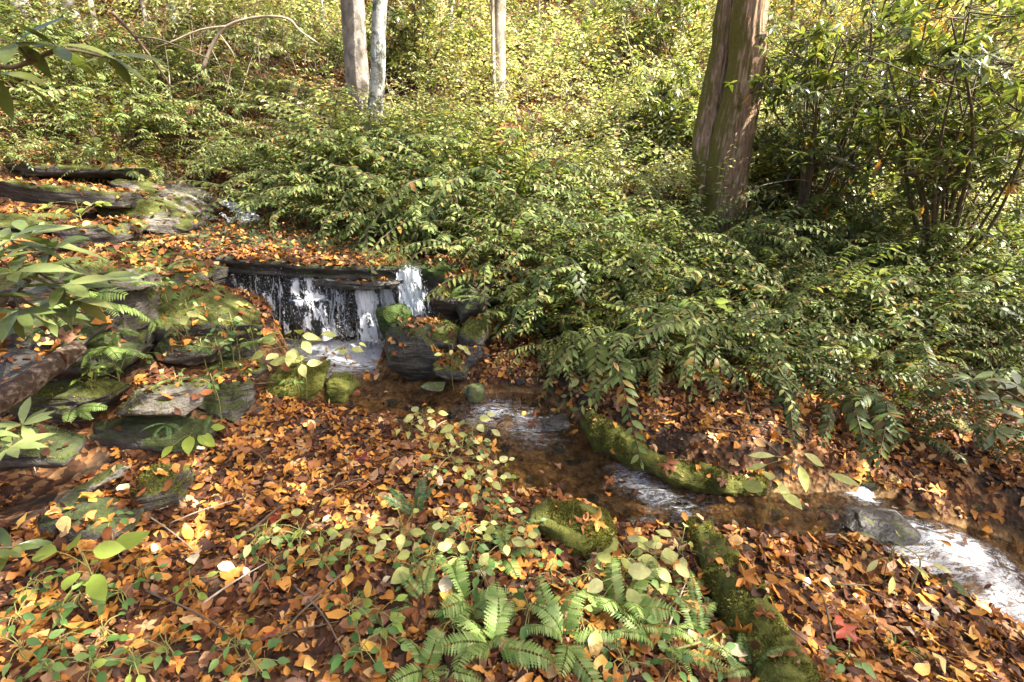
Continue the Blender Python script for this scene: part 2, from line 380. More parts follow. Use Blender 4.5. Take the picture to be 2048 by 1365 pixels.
M['rhodo'] = leaf_mat('rhododendron_leaves', [(0, (0.035, 0.052, 0.014)), (0.5, (0.080, 0.108, 0.024)), (0.85, (0.15, 0.17, 0.036)), (1, (0.24, 0.23, 0.06))], 0.34, 0.3, 0.6, 0.2, tboost=2.0)
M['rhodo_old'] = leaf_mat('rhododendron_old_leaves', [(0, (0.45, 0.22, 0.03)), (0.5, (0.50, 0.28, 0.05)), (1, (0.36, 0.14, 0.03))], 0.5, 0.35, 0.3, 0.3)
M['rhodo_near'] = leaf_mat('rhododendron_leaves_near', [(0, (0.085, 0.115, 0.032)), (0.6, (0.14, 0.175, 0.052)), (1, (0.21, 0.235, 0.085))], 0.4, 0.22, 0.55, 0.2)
M['fern_bright'] = leaf_mat('fern_bright', [(0, (0.12, 0.20, 0.045)), (0.5, (0.20, 0.29, 0.075)), (1, (0.30, 0.37, 0.13))], 0.5, 0.35, 0.35, 0.2)
M['fern_dark'] = leaf_mat('fern_dark', [(0, (0.040, 0.095, 0.030)), (1, (0.085, 0.16, 0.05))], 0.45, 0.25, 0.45, 0.2)
M['pale'] = leaf_mat('pale_yellow_green_leaves', [(0, (0.34, 0.36, 0.10)), (0.5, (0.42, 0.43, 0.15)), (1, (0.46, 0.45, 0.20))], 0.55, 0.35, 0.25, 0.4, blotch_scale=45)
M['lime'] = leaf_mat('lime_leaves', [(0, (0.21, 0.29, 0.04)), (1, (0.30, 0.37, 0.065))], 0.5, 0.35, 0.35, 0.15)
M['green'] = leaf_mat('low_green_leaves', [(0, (0.05, 0.11, 0.022)), (0.6, (0.095, 0.18, 0.04)), (1, (0.17, 0.24, 0.07))], 0.5, 0.3, 0.35, 0.2)
M['mossblade'] = leaf_mat('moss_blades', [(0, (0.058, 0.060, 0.012)), (0.5, (0.135, 0.130, 0.026)), (1, (0.21, 0.19, 0.05))], 0.8, 0.3, 0.1, 0.3)
M['mossgreen'] = leaf_mat('moss_blades_green', [(0, (0.038, 0.060, 0.012)), (0.5, (0.072, 0.105, 0.020)), (1, (0.12, 0.15, 0.035))], 0.8, 0.3, 0.1, 0.3)
M['grass'] = leaf_mat('grass_blades', [(0, (0.11, 0.16, 0.03)), (0.7, (0.20, 0.22, 0.06)), (1, (0.36, 0.30, 0.12))], 0.5, 0.3, 0.3, 0.15)
M['crown'] = leaf_mat('canopy_leaves', [(0, (0.12, 0.16, 0.03)), (0.6, (0.22, 0.22, 0.04)), (1, (0.40, 0.28, 0.05))], 0.5, 0.4, 0.3, 0.2)
M['stem'] = plain_mat('stems', (0.10, 0.075, 0.04))
M['greenstem'] = plain_mat('green_stems', (0.20, 0.19, 0.06))
M['twig'] = plain_mat('twigs', (0.13, 0.095, 0.065))
M['paletwig'] = plain_mat('pale_twigs', (0.36, 0.29, 0.21))
M['rock'] = rock_mat('rock_bare', 0.30)
M['rock_grey'] = rock_mat('rock_grey', 0.34, 0, 1.15)
M['rock_moss'] = rock_mat('rock_mossy', 0.56, 0.1, 0.55)
M['rock_mossfull'] = rock_mat('rock_full_moss', 1.2, mosscol=((0.05, 0.055, 0.010), (0.14, 0.14, 0.022)))
M['rock_green'] = rock_mat('rock_green_moss', 1.3, mosscol=((0.026, 0.043, 0.009), (0.055, 0.085, 0.016)))
M['rock_wet'] = rock_mat('rock_wet', 0.12, 0.8, 0.35)
M['rock_wetmoss'] = rock_mat('rock_wet_moss', 0.55, 0.5, 0.5, mosscol=((0.022, 0.032, 0.008), (0.06, 0.075, 0.015)))
M['bark_big'] = bark_mat('bark_big', (0.060, 0.036, 0.022), (0.27, 0.18, 0.11), (0.48, 0.37, 0.26), moss=0.46, lichen=0.12, vs=(17, 17, 2.6))
M['bark_pale'] = bark_mat('bark_pale', (0.08, 0.07, 0.055), (0.19, 0.165, 0.135), (0.33, 0.30, 0.25), lichen=0.35, vs=(5, 5, 2.5))
M['bark_lichen'] = bark_mat('bark_lichen', (0.03, 0.03, 0.028), (0.11, 0.115, 0.10), (0.27, 0.285, 0.26), lichen=0.85, vs=(7, 7, 3))
M['bark_thin'] = bark_mat('bark_thin', (0.14, 0.11, 0.08), (0.30, 0.255, 0.19), (0.46, 0.41, 0.33), lichen=0.3, vs=(5, 5, 2))
M['deadwood'] = bark_mat('dead_wood', (0.018, 0.011, 0.008), (0.07, 0.045, 0.03), (0.36, 0.28, 0.21), vs=(12, 12, 12))
M['water'] = water_mat()
M['drops'] = drop_mat()
#SECTION2

# ================================================================== TERRAIN
CP = np.array([
 (0,0,0),(0,1.2,0),(-1,1.2,.02),(-2,1.2,.08),(-3,1.0,.2),(1,1.2,-.08),(2,1.0,-.36),(3,1,-.75),(0,-5,0),(-5,-5,.6),(5,-5,-.9),(-5,1,.6),(-8,0,1.2),(6,1,-1.0),
 (0,2,-.03),(-1,2,0),(-2,2,.05),(.6,1.9,-.14),(1.2,1.75,-.17),(1.9,1.6,-.42),(-.8,2.8,-.02),(-1.5,2.6,0),(-.3,2.5,-.05),(-2.2,2.42,.03),(-2.9,2.2,.15),
 (-2.2,2.75,.30),(-2.9,2.7,.36),(-1.6,2.95,.12),(-1.9,3.3,.25),(-2.5,3.2,.42),(-3.2,3.2,.68),(-4,3,.85),(-2.2,3.7,.42),(-3,3.7,.72),(-3.5,4.2,.80),(-5,3.5,1.1),(-6,4.5,1.4),
 (-2.5,5.1,.52),(-1.5,5.1,.5),(-.8,5.1,.5),(-2,6,.55),(-1,6,.6),(-3.6,5.2,.66),(-3,6.6,.70),(-4.5,5.5,.86),(-5.3,5.4,.90),(-5.6,6.2,1.0),(-4.2,6.6,.95),(-5.5,6.8,1.5),
 (-.5,4.7,.38),(0,4.3,.1),(0,5,.5),(.8,4.2,.05),(.8,5,.4),(1.6,4.2,.05),(2.5,4.2,.05),(3.5,4.2,.05),(1.6,5.2,.42),(2.5,6.4,.80),(3.5,5.5,.40),(5,5,.25),(5,7,.9),(7,6,.5),(9,8,1.2),
 (.8,3.4,.03),(1.2,3.0,.0),(1.8,2.9,-.05),(1.8,3.4,.02),(2.5,3,-.22),(3.4,2.9,-.35),(4.5,3,-.45),(3.2,3.4,-.1),(6,3.5,-.3),
 (-8,6,2),(-6,8,2.2),(-3.9,8.9,1.9),(-4.55,7.9,.90),(-4.1,7.6,.84),(-3.7,7.2,.68),(-3.35,6.85,.60),(-2.5,8,1.5),(-1,8,1.35),(1,8,1.35),(3,8,1.4),(6,9,1.8),(-5,10,3),(-2,10,2.3),(0,10,2.3),(3,10,2.3),(7,11,2.6),(-8,12,4.4),(-3,12,3.4),(1,12,3.3),(5,12,3.3),
 (0,16,5.0),(-6,16,5.8),(6,16,5.0),(0,22,7.8),(-10,22,9),(12,22,7.6),(0,30,11.8),(-15,30,12.8),(15,30,11.8),(-15,12,5.5),(15,12,3.4),(-20,0,4),(20,0,-.5),(20,-12,-1.5),(-15,-15,3),(0,-20,-.3),
 (0,45,18),(-30,45,20),(30,45,18),(-35,20,12),(35,20,8),(40,-20,-1),(-40,-20,6)], float)
def _phi(r2): return np.sqrt(r2 + 0.09)
_D = ((CP[:, None, :2] - CP[None, :, :2]) ** 2).sum(-1)
_A = np.zeros((len(CP) + 3,) * 2); n_ = len(CP)
_A[:n_, :n_] = _phi(_D); _P = np.c_[np.ones(n_), CP[:, :2]]; _A[:n_, n_:] = _P; _A[n_:, :n_] = _P.T
_W = np.linalg.solve(_A, np.r_[CP[:, 2], 0, 0, 0])
def land(X, Y):
    X = np.asarray(X, float); Y = np.asarray(Y, float); o = np.zeros(X.shape)
    for (cx, cy_, _), wgt in zip(CP, _W[:n_]): o += wgt * _phi((X - cx) ** 2 + (Y - cy_) ** 2)
    return o + _W[n_] + _W[n_ + 1] * X + _W[n_ + 2] * Y

NEAR = [(560,690,-.09),(600,740,-.1),(590,805,-.1),(680,838,-.11),(760,845,-.12),(880,848,-.13),(950,880,-.17),(1000,915,-.2),(990,970,-.22),(1050,1015,-.25),(1180,1028,-.27),(1240,1070,-.3),(1400,1090,-.33),(1580,1095,-.35),(1700,1085,-.37),(1765,1112,-.44),(1835,1185,-.62),(1985,1275,-.74)]
FAR = [(780,690,-.1),(750,745,-.1),(870,758,-.12),(930,785,-.13),(1080,790,-.15),(1170,850,-.2),(1250,910,-.25),(1350,950,-.28),(1450,980,-.3),(1530,985,-.33),(1700,985,-.35),(1790,995,-.37),(1860,1040,-.44),(1960,1060,-.62),(2055,1100,-.72)]
nearp = [tuple(at(u, v, z=z)) for u, v, z in NEAR] + [(3.0, 1.75, -.9), (4.6, 1.3, -1.25)]
farp = [(-.95, 4.62, -.1)] + [tuple(at(u, v, z=z)) for u, v, z in FAR] + [(3.8, 2.35, -.9), (5.2, 2.0, -1.25)]
nearp = [(-2.55, 4.7, -.08), (-2.35, 4.5, -.08)] + nearp
POLY = np.array(nearp + farp[::-1])
def stream_sd(X, Y):
    """positive inside the stream; also water level"""
    X = np.asarray(X, float); Y = np.asarray(Y, float)
    best = np.full(X.shape, 1e9); inside = np.zeros(X.shape, bool); wl = np.zeros(X.shape); ws = np.zeros(X.shape)
    n = len(POLY)
    for i in range(n):
        ax, ay, az = POLY[i]; bx, by, bz = POLY[(i + 1) % n]
        dx, dy = bx - ax, by - ay; L2 = dx * dx + dy * dy + 1e-12
        t = np.clip(((X - ax) * dx + (Y - ay) * dy) / L2, 0, 1)
        d2 = (X - ax - t * dx) ** 2 + (Y - ay - t * dy) ** 2
        best = np.minimum(best, d2)
        k = math.sqrt(L2) / (d2 + 0.004) ** 2; ws += k; wl += k * (az + t * (bz - az))
        cond = ((ay > Y) != (by > Y)) & (X < (bx - ax) * (Y - ay) / (by - ay + 1e-12) + ax)
        inside ^= cond
    d = np.sqrt(best); return np.where(inside, d, -d), wl / ws
def sstep(a, b, x):
    t = np.clip((x - a) / (b - a), 0, 1); return t * t * (3 - 2 * t)
def terrain_z(X, Y):
    X = np.asarray(X, float); Y = np.asarray(Y, float)
    h = land(X, Y); sd, wl = stream_sd(X, Y)
    rough = np.zeros(X.shape); fr, fx, fy = rough.ravel(), X.ravel(), Y.ravel()
    for i in range(fr.size):
        k = 1.0 + min(max(fy[i] - 6, 0), 20) * 0.12
        fr[i] = 0.05 * k * fbm((fx[i] * 1.3 / k, fy[i] * 1.3 / k, 3.1), 3) + 0.012 * mnoise.noise((fx[i] * 7, fy[i] * 7, 1.7))
    h = h + rough
    # step under the waterfall: low before the lip, shelf behind it
    infall = sstep(-2.75, -2.6, X) * (1 - sstep(-.85, -.65, X))
    lip = 4.80 + 0.05 * np.sin(X * 5)
    h = np.where((infall > 0) & (Y > 4.3), h * (1 - infall) + infall * (np.where(Y > lip, np.where(Y < 5.6, np.minimum(h, .56), h), -.16)), h)
    bank = np.maximum(h, wl + 0.035)
    bed = wl - np.clip(0.03 + sd * 0.5, 0.02, 0.13) + rough * 0.5
    t = sstep(-0.15, 0.0, sd)
    out = np.where(sd >= 0, bed, bank * (1 - t) + t * (wl + 0.015 + 0.6 * np.clip(bank - wl, 0, 0.06)))
    return np.where(sd < -0.15, h, out)
gx = np.unique(np.concatenate([np.linspace(-60, -10, 26), np.linspace(-10, -4.5, 46), np.linspace(-4.5, 4.8, 190), np.linspace(4.8, 12, 48), np.linspace(12, 60, 25)]))
gy = np.unique(np.concatenate([np.linspace(-30, 0, 16), np.linspace(0, .9, 8), np.linspace(.9, 5.4, 100), np.linspace(5.4, 12, 60), np.linspace(12, 24, 50), np.linspace(24, 60, 30)]))
GX, GY = np.meshgrid(gx, gy); GZ = terrain_z(GX, GY)
TV = np.stack([GX, GY, GZ], -1).reshape(-1, 3)
nx_, ny_ = len(gx), len(gy)
ii = (np.arange(ny_ - 1)[:, None] * nx_ + np.arange(nx_ - 1)[None, :]).ravel()
TF = np.stack([ii, ii + 1, ii + nx_ + 1, ii + nx_], -1)
tme = mesh_arr('ground', TV, (TF.ravel().astype(np.int32), np.full(len(TF), 4, np.int32)), M['ground'])
sd_, wl_ = stream_sd(GX, GY)
ba = tme.attributes.new('bed', 'FLOAT', 'POINT'); ba.data.foreach_set('value', sstep(-0.03, 0.02, sd_).ravel().astype(np.float32))
ground = link('ground', tme); tag(ground, kind='structure')
def bilin(G, x, y):
    i = min(max(int(np.searchsorted(gx, x)) - 1, 0), nx_ - 2); j = min(max(int(np.searchsorted(gy, y)) - 1, 0), ny_ - 2)
    a = (x - gx[i]) / (gx[i + 1] - gx[i]); b = (y - gy[j]) / (gy[j + 1] - gy[j])
    return float((G[j, i] * (1 - a) + G[j, i + 1] * a) * (1 - b) + (G[j + 1, i] * (1 - a) + G[j + 1, i + 1] * a) * b)
def gz(x, y): return bilin(GZ, x, y)
tbvh = BVHTree.FromPolygons(TV.tolist(), TF.tolist())
def gplace(u, v):
    d = at(u, v, y=10) - Vector((0, 0, CAM_Z)); h = tbvh.ray_cast(Vector((0, 0, CAM_Z)), d.normalized())[0]
    return h if h is not None else at(u, v, y=12)

# world-space solids used to rest leaves on
SOL_V, SOL_F, SOL_ID, SOL_INFO = [TV], [TF[:, [0, 1, 2]], TF[:, [0, 2, 3]]], [np.zeros(len(TF) * 2, int)], [dict(leaf=1.0, name='ground')]
_voff = [len(TV)]
def add_solid(V, faces, leaf, name):
    V = np.asarray(V); tri = []
    for f in faces:
        for k in range(1, len(f) - 1): tri.append((f[0], f[k], f[k + 1]))
    tri = np.array(tri) + _voff[0]; SOL_V.append(V); SOL_F.append(tri); _voff[0] += len(V)
    SOL_INFO.append(dict(leaf=leaf, name=name)); SOL_ID.append(np.full(len(tri), len(SOL_INFO) - 1))

# ================================================================== STREAM WATER
sx_ = np.arange(-2.7, 5.0, 0.022); sy_ = np.arange(1.2, 4.85, 0.022)
SX, SY = np.meshgrid(sx_, sy_); ssd, swl = stream_sd(SX, SY)
keep = ssd > -0.07
FOAMS = [(at(700, 690, z=-.1), .62, 1.3), (at(650, 660, z=-.06), .45, 1.3), (at(740, 715, z=-.1), .35, 1.25), (at(690, 735, z=-.1), .30, .8), (at(985, 820, z=-.14), .26, .62), (at(1060, 858, z=-.2), .24, .62), (at(1100, 850, z=-.2), .22, .45),
         (at(1270, 955, z=-.27), .17, .66), (at(1310, 990, z=-.3), .16, .6), (at(1240, 940, z=-.27), .12, .5), (at(1370, 1020, z=-.31), .22, .4), (at(1850, 1085, z=-.45), .18, .82), (at(1930, 1130, z=-.6), .18, .86), (at(2010, 1190, z=-.7), .20, .82), (at(1790, 1075, z=-.42), .13, .85), (at(1760, 1100, z=-.44), .10, .75), (at(1890, 1110, z=-.52), .17, .85), (at(1970, 1165, z=-.66), .18, .85), (at(1720, 985, z=-.35), .10, 1.2), (at(2048, 1230, z=-.75), .3, .9)]
foam = np.zeros(SX.shape)
for c, r, k in FOAMS: foam = np.maximum(foam, k * np.exp(-((SX - c.x) ** 2 + (SY - c.y) ** 2) / (r * r)))
SZ = swl.copy(); fz, fX, fY, fF = SZ.ravel(), SX.ravel(), SY.ravel(), foam.ravel()
for i in np.nonzero(keep.ravel())[0]:
    x, y = fX[i], fY[i]; cu, cv = x * .88 - y * .47, x * .47 + y * .88
    fz[i] += (0.011 + 0.028 * fF[i]) * fbm((cu * 4, cv * 12, 0), 3) + 0.022 * fF[i] * abs(fbm((cu * 4, cv * 19, 5), 2))
idx = -np.ones(SX.size, int); kk = np.nonzero(keep.ravel())[0]; idx[kk] = np.arange(len(kk))
q = (np.arange(len(sy_) - 1)[:, None] * len(sx_) + np.arange(len(sx_) - 1)[None, :]).ravel()
Q = np.stack([q, q + 1, q + len(sx_) + 1, q + len(sx_)], -1); Q = idx[Q]; Q = Q[(Q >= 0).all(1)]
WV = np.stack([fX[kk], fY[kk], fz[kk]], -1)
wme = mesh_arr('stream', WV, (Q.ravel().astype(np.int32), np.full(len(Q), 4, np.int32)), M['water'])
fa_ = wme.attributes.new('foam', 'FLOAT', 'POINT'); fa_.data.foreach_set('value', fF[kk].astype(np.float32))
tag(link('stream', wme), 'shallow clear stream over amber sand running down to the cascade', None, kind='structure')

# ================================================================== ROCKS
_ICO = {}
def ico(sub):
    if sub not in _ICO:
        bm = bmesh.new(); bmesh.ops.create_icosphere(bm, subdivisions=sub, radius=1)
        _ICO[sub] = (np.array([v.co[:] for v in bm.verts]), [tuple(v.index for v in f.verts) for f in bm.faces]); bm.free()
    return _ICO[sub]
def rock(name, label, loc, size, rot=(0, 0, 0), mat='rock_moss', seed=1, sub=5, block=.6, facets=11, rough=.07, strata=0.03, leaf=.5, cat='rock', group=None, moss=0, mossmat='mossblade', mz=.25):
    r = np.random.default_rng(seed); V, Fc = ico(sub); V = V.copy()
    P = np.sign(V) * np.abs(V) ** block; P /= np.maximum(1, np.abs(P).max(1, keepdims=True))
    for _ in range(facets):
        n = r.normal(size=3); n[2] *= .7; n /= np.linalg.norm(n); d = r.uniform(.62, .95)
        P -= np.maximum(0, P @ n - d)[:, None] * n * .97
    S = np.array(size); W = P * S; sm = min(size) * .5 + .5 * float(np.mean(size)) * .6
    for i in range(len(W)):
        p = W[i]; nn = V[i]; q = (p[0] + seed * 3.1, p[1] + seed * 1.7, p[2])
        k = fbm((q[0] / sm * 1.1, q[1] / sm * 1.1, q[2] / sm * 1.6), 4) * rough * sm * 1.8 - abs(fbm((q[0] * 6, q[1] * 6, q[2] * 15), 3)) * .022
        if strata:
            k += strata * sm * (1.0 if mnoise.noise((q[0] * 1.5, q[1] * 1.5, q[2] * 16 / (sm * 4))) > 0.05 else -1.0) * (1 - abs(nn[2])) * .5
        W[i] = p + nn * k
    Rm = np.array(Matrix.Rotation(rot[2], 3, 'Z') @ Matrix.Rotation(rot[1], 3, 'Y') @ Matrix.Rotation(rot[0], 3, 'X'))
    W = W @ Rm.T
    o = link(name, mesh_arr(name, W, Fc, M[mat], smooth=False), loc=loc); tag(o, label, cat, group)
    Wd = W + np.array(loc); add_solid(Wd, Fc, leaf, name)
    if moss: moss_part(o, Wd, Fc, moss, mossmat, mz, seed, np.array(loc))
    return o
MOSS_T = [Tpl([(-.12, 0, 0), (.12, 0, 0), (.05, .05, 1), (-.30, .1, .7)], [(0, 1, 2), (0, 2, 3)]), Tpl([(-.1, 0, 0), (.1, 0, 0), (0, .25, 1)], [(0, 1, 2)])]
def moss_part(o, Wd, Fc, count, mat, mz, seed, loc, hgt=.012, nscale=6.0, thr=-.05):
    r = np.random.default_rng(seed + 99); T = np.array([f[:3] for f in Fc]); Q4 = [f for f in Fc if len(f) == 4]
    if Q4: T = np.concatenate([T, np.array([(f[0], f[2], f[3]) for f in Q4])])
    A, B, C = Wd[T[:, 0]], Wd[T[:, 1]], Wd[T[:, 2]]; n = np.cross(B - A, C - A); ar = np.linalg.norm(n, axis=1); n = n / np.maximum(ar, 1e-12)[:, None]
    w_ = ar * (n[:, 2] > mz); w_ = w_ / w_.sum()
    k = r.choice(len(T), count, p=w_); a, b = r.random(count), r.random(count); fl = a + b > 1; a[fl] = 1 - a[fl]; b[fl] = 1 - b[fl]
    P = A[k] + a[:, None] * (B[k] - A[k]) + b[:, None] * (C[k] - A[k]); nn = n[k]
    ok = np.array([mnoise.noise((p[0] * nscale, p[1] * nscale, p[2] * nscale + seed)) > thr for p in P])
    P, nn = P[ok], nn[ok]; m = len(P)
    z = nn + r.normal(size=(m, 3)) * .45 + np.array((0, 0, .25)); z /= np.linalg.norm(z, axis=1)[:, None]
    x = np.cross(z, r.normal(size=(m, 3))); x /= np.linalg.norm(x, axis=1)[:, None]; y = np.cross(z, x)
    h = hgt * r.uniform(.5, 1.5, m)
    Mx = np.stack([x, y, z], -1) * h[:, None, None]
    Vv, ff = scatter_arrays(MOSS_T, r.integers(0, 2, m), Mx, P - nn * .003 - loc)
    mo = link('moss', mesh_arr('moss', Vv, ff, M[mat], smooth=False), parent=o); tag(mo, kind='stuff')
def slab(name, label, poly, ztop, thick, mat, seed, leaf=1.0, cat='rock slab', layers=3, rough=.02):
    """flat layered stone with an irregular outline; poly in world x,y; ztop(x,y)"""
    P = np.array(poly, float); c = P.mean(0); na = 120; r = np.random.default_rng(seed)
    pts = smooth_path([(*p, 0) for p in np.vstack([P, P[:1]])], na)[:na]
    O = np.array([(p.x, p.y) for p in pts])
    for i in range(na):
        d = O[i] - c; O[i] += d / np.linalg.norm(d) * (.05 * mnoise.noise((O[i][0] * 4, O[i][1] * 4, seed)) + .03 * mnoise.noise((O[i][0] * 14, O[i][1] * 14, seed)))
    V, Fc, rings = [], [], []
    prof = [(0, 0), (.25, 0), (.5, 0), (.7, 0), (.85, 0), (.95, -.01), (.99, -.03)]
    for l in range(layers):
        k = 1.0 - (r.uniform(.0, .05) if l else 0); z0 = -.05 - .9 * l / layers; z1 = -.05 - .9 * (l + .8) / layers
        prof += [(k, z0), (k, z1), (k - .02, z1 - .03)]
    prof += [(.9, -1.0), (.6, -1.0)]
    for s, t in prof:
        ring = []
        for i in range(na):
            x, y = c + (O[i] - c) * (s + .012 * mnoise.noise((O[i][0] * 6, O[i][1] * 6, t * 9 + seed)) * (s > .9))
            z = ztop(x, y) + t * thick + rough * fbm((x * 3, y * 3, t * 5 + seed), 3)
            ring.append(len(V)); V.append((x, y, z))
        rings.append(ring)
    for a, b in zip(rings[:-1], rings[1:]):
        for i in range(na): Fc.append((a[i], b[i], b[(i + 1) % na], a[(i + 1) % na]))
    Fc = [f for f in Fc]; Fc.append(tuple(rings[-1]))
    W = np.array(V); loc = np.array((c[0], c[1], ztop(*c) - thick))
    o = link(name, mesh_arr(name, W - loc, Fc, M[mat]), loc=loc); tag(o, label, cat); add_solid(W, Fc[:-1], leaf, name)
    return o

# --- the capstone over the waterfall and thin plates below it
slab('capstone_slab', 'long flat leaf-covered stone slab spanning the top of the waterfall',
     [(-3.85, 5.15), (-3.2, 4.80), (-2.5, 4.55), (-1.7, 4.44), (-1.12, 4.48), (-.98, 4.75), (-1.05, 5.5), (-1.5, 6.3), (-2.3, 6.65), (-3.2, 6.7), (-4.0, 6.1)],
     lambda x, y: .665 + (-1 - x) * .04 + max(0, y - 5) * .02, .15, 'rock_wetmoss', 5, leaf=1.0)
slab('stone_plate', 'thin grey stone plate jutting under the capstone beside the grass tuft', [(-1.75, 4.45), (-1.3, 4.36), (-1.02, 4.42), (-1.0, 4.8), (-1.7, 4.85)],
     lambda x, y: .545 + (-1 - x) * .03, .07, 'rock_wet', 8, leaf=.5, layers=2)
slab('stone_ledge', 'mossy leaf-strewn stone ledge to the right of the waterfall lip', [(-.84, 4.62), (-.55, 4.45), (-.15, 4.5), (.1, 4.8), (-.1, 5.4), (-.8, 5.4)],
     lambda x, y: .60 - (x + .8) * .10, .22, 'rock_moss', 9, leaf=1.0)
# --- dark wet rock face behind the falling water
def rock_face():
    n, m = 90, 44; V, Fc = [], []
    for j in range(m + 1):
        for i in range(n + 1):
            x = -2.95 + 2.45 * i / n; z = -.28 + .90 * j / m
            blocks = .07 * mnoise.noise((round(x * 3.2) * 1.7, 0, round(z * 7) * 2.3)) + .05 * fbm((x * 4, 1.3, z * 7), 4)
            y = 4.80 - .10 * (1 - j / m) + blocks - .25 * sstep(-2.5, -2.95, x)
            if -2.25 < x < -1.75: y -= .16 * math.exp(-((x + 2.0) / .2) ** 2) * math.exp(-((z - .15) / .22) ** 2)
            V.append((x, y, z))
    for j in range(m):
        for i in range(n):
            a = j * (n + 1) + i; Fc.append((a, a + 1, a + n + 2, a + n + 1))
    o = link('wet_cliff', mesh_arr('wet_cliff', np.array(V) - (-1.7, 4.8, -.28), Fc, M['rock_wet']), loc=(-1.7, 4.8, -.28))
    tag(o, 'dark wet rock wall behind the falling water under the capstone', 'cliff')
rock_face()
def rk(u, v, y, hw, hh, depth, label, **k):
    """rock by photo centre, distance and half extents in photo pixels"""
    p = at(u, v, y=y); t = (p - Vector((0, 0, CAM_Z))).dot(Vector((0, _c, -_s))) / F
    return rock(k.pop('name', 'boulder'), label, p, (hw * t, depth, hh * t), **k)
# left of the falls
rk(395, 548, 4.45, 60, 30, .22, 'dark mossy rounded boulder just left of the waterfall curtain', seed=11, mat='rock_moss', leaf=.15, moss=2500, mossmat='mossgreen')
rk(415, 592, 4.25, 42, 20, .16, 'small leaf-dotted stone under the dark boulder beside the falls', seed=12, mat='rock_moss', leaf=.6)
rk(500, 614, 4.35, 42, 20, .16, 'low mossy stone at the left foot of the waterfall', seed=13, mat='rock_wetmoss', leaf=.05, moss=1500, mossmat='mossgreen')
rk(425, 660, 3.45, 128, 74, .38, 'large moss-covered boulder sloping down towards the plunge pool', seed=74, rot=(0, R(14), R(-8)), mat='rock_moss', block=.48, facets=14, strata=.09, leaf=.3, moss=7000)
rk(262, 610, 3.15, 52, 78, .26, 'upright block of stone with bare grey top among the ferns', seed=15, block=.42, mat='rock_moss', rough=.08, leaf=.3, strata=.10, moss=3500)
rk(275, 556, 3.12, 36, 22, .20, 'pale bare stone slab capping the upright block', seed=16, block=.42, mat='rock_grey', leaf=.1, strata=.08, rot=(0, R(6), R(10)))
rk(210, 470, 4.55, 72, 26, .35, 'brown mossy boulder above the leafy bank left of the capstone', seed=17, mat='rock_moss', leaf=.7, rot=(0, R(-4), 0), moss=2000)
rk(345, 500, 4.85, 60, 18, .3, 'flat stone step at the left end of the capstone', seed=18, block=.45, mat='rock_moss', leaf=.9)
rk(250, 545, 3.75, 160, 42, .35, 'leaf-blanketed rock shelf behind the upright block', seed=19, block=.5, mat='rock_moss', leaf=1.0, rot=(0, R(8), 0))
# ledge on the near left
rk(165, 800, 2.62, 88, 40, .26, 'broad mossy ledge stone beside the dead log', seed=20, block=.42, strata=.10, mat='rock_moss', leaf=.45, moss=4000)
rk(335, 800, 2.60, 82, 34, .22, 'grey angular ledge stone with bare flat face', seed=21, block=.40, strata=.12, mat='rock_grey', leaf=.3, rough=.07, moss=1500)
rk(270, 858, 2.62, 165, 34, .20, 'dark lower layer of the mossy stone ledge', seed=22, block=.45, strata=.14, mat='rock_wetmoss', leaf=.1)
rk(465, 795, 2.90, 62, 42, .24, 'dark shaded stone between the grey ledge and the mossy boulder', seed=23, mat='rock_wetmoss', leaf=.5)
rk(588, 762, 3.25, 74, 44, .24, 'rounded boulder furred with bright moss at the pool edge', seed=24, mat='rock_mossfull', leaf=.06, rot=(0, R(-12), 0), moss=9000)
rk(688, 775, 3.32, 34, 28, .14, 'small mossy stone standing in the pool outlet', seed=25, mat='rock_mossfull', leaf=.0, moss=2500, mossmat='mossgreen')
rk(450, 745, 3.2, 110, 26, .3, 'leaf-buried stone shelf below the big mossy boulder', seed=26, mat='rock_moss', leaf=1.0)
rk(95, 655, 2.65, 110, 52, .30, 'dark shadowed boulder behind the near rhododendron', seed=81, mat='rock_wetmoss', block=.45, strata=.1, leaf=.25, moss=2500, mossmat='mossgreen')
rk(60, 735, 2.35, 95, 34, .24, 'dark wet stone above the dead log', seed=82, mat='rock_wet', block=.45, strata=.1, leaf=.15)
rk(205, 700, 2.85, 80, 36, .22, 'black stone in the gap below the upright block', seed=83, mat='rock_wetmoss', block=.45, strata=.1, leaf=.15)
rk(90, 560, 3.3, 110, 40, .3, 'mossy dark boulder at the left edge of the leafy slope', seed=84, mat='rock_moss', block=.5, strata=.08, leaf=.4, moss=2500)
rk(385, 700, 3.1, 90, 26, .2, 'dark mossy stone at the foot of the big mossy boulder', seed=85, mat='rock_wetmoss', block=.5, leaf=.3, moss=1800, mossmat='mossgreen')
rk(60, 900, 2.0, 110, 34, .2, 'dark mossy ledge stone at the left edge of the near bank', seed=86, mat='rock_wetmoss', block=.45, strata=.1, leaf=.3, moss=1500)
rk(520, 830, 2.9, 50, 18, .14, 'dark wet stone at the muddy water edge', seed=87, mat='rock_wet', leaf=.1)
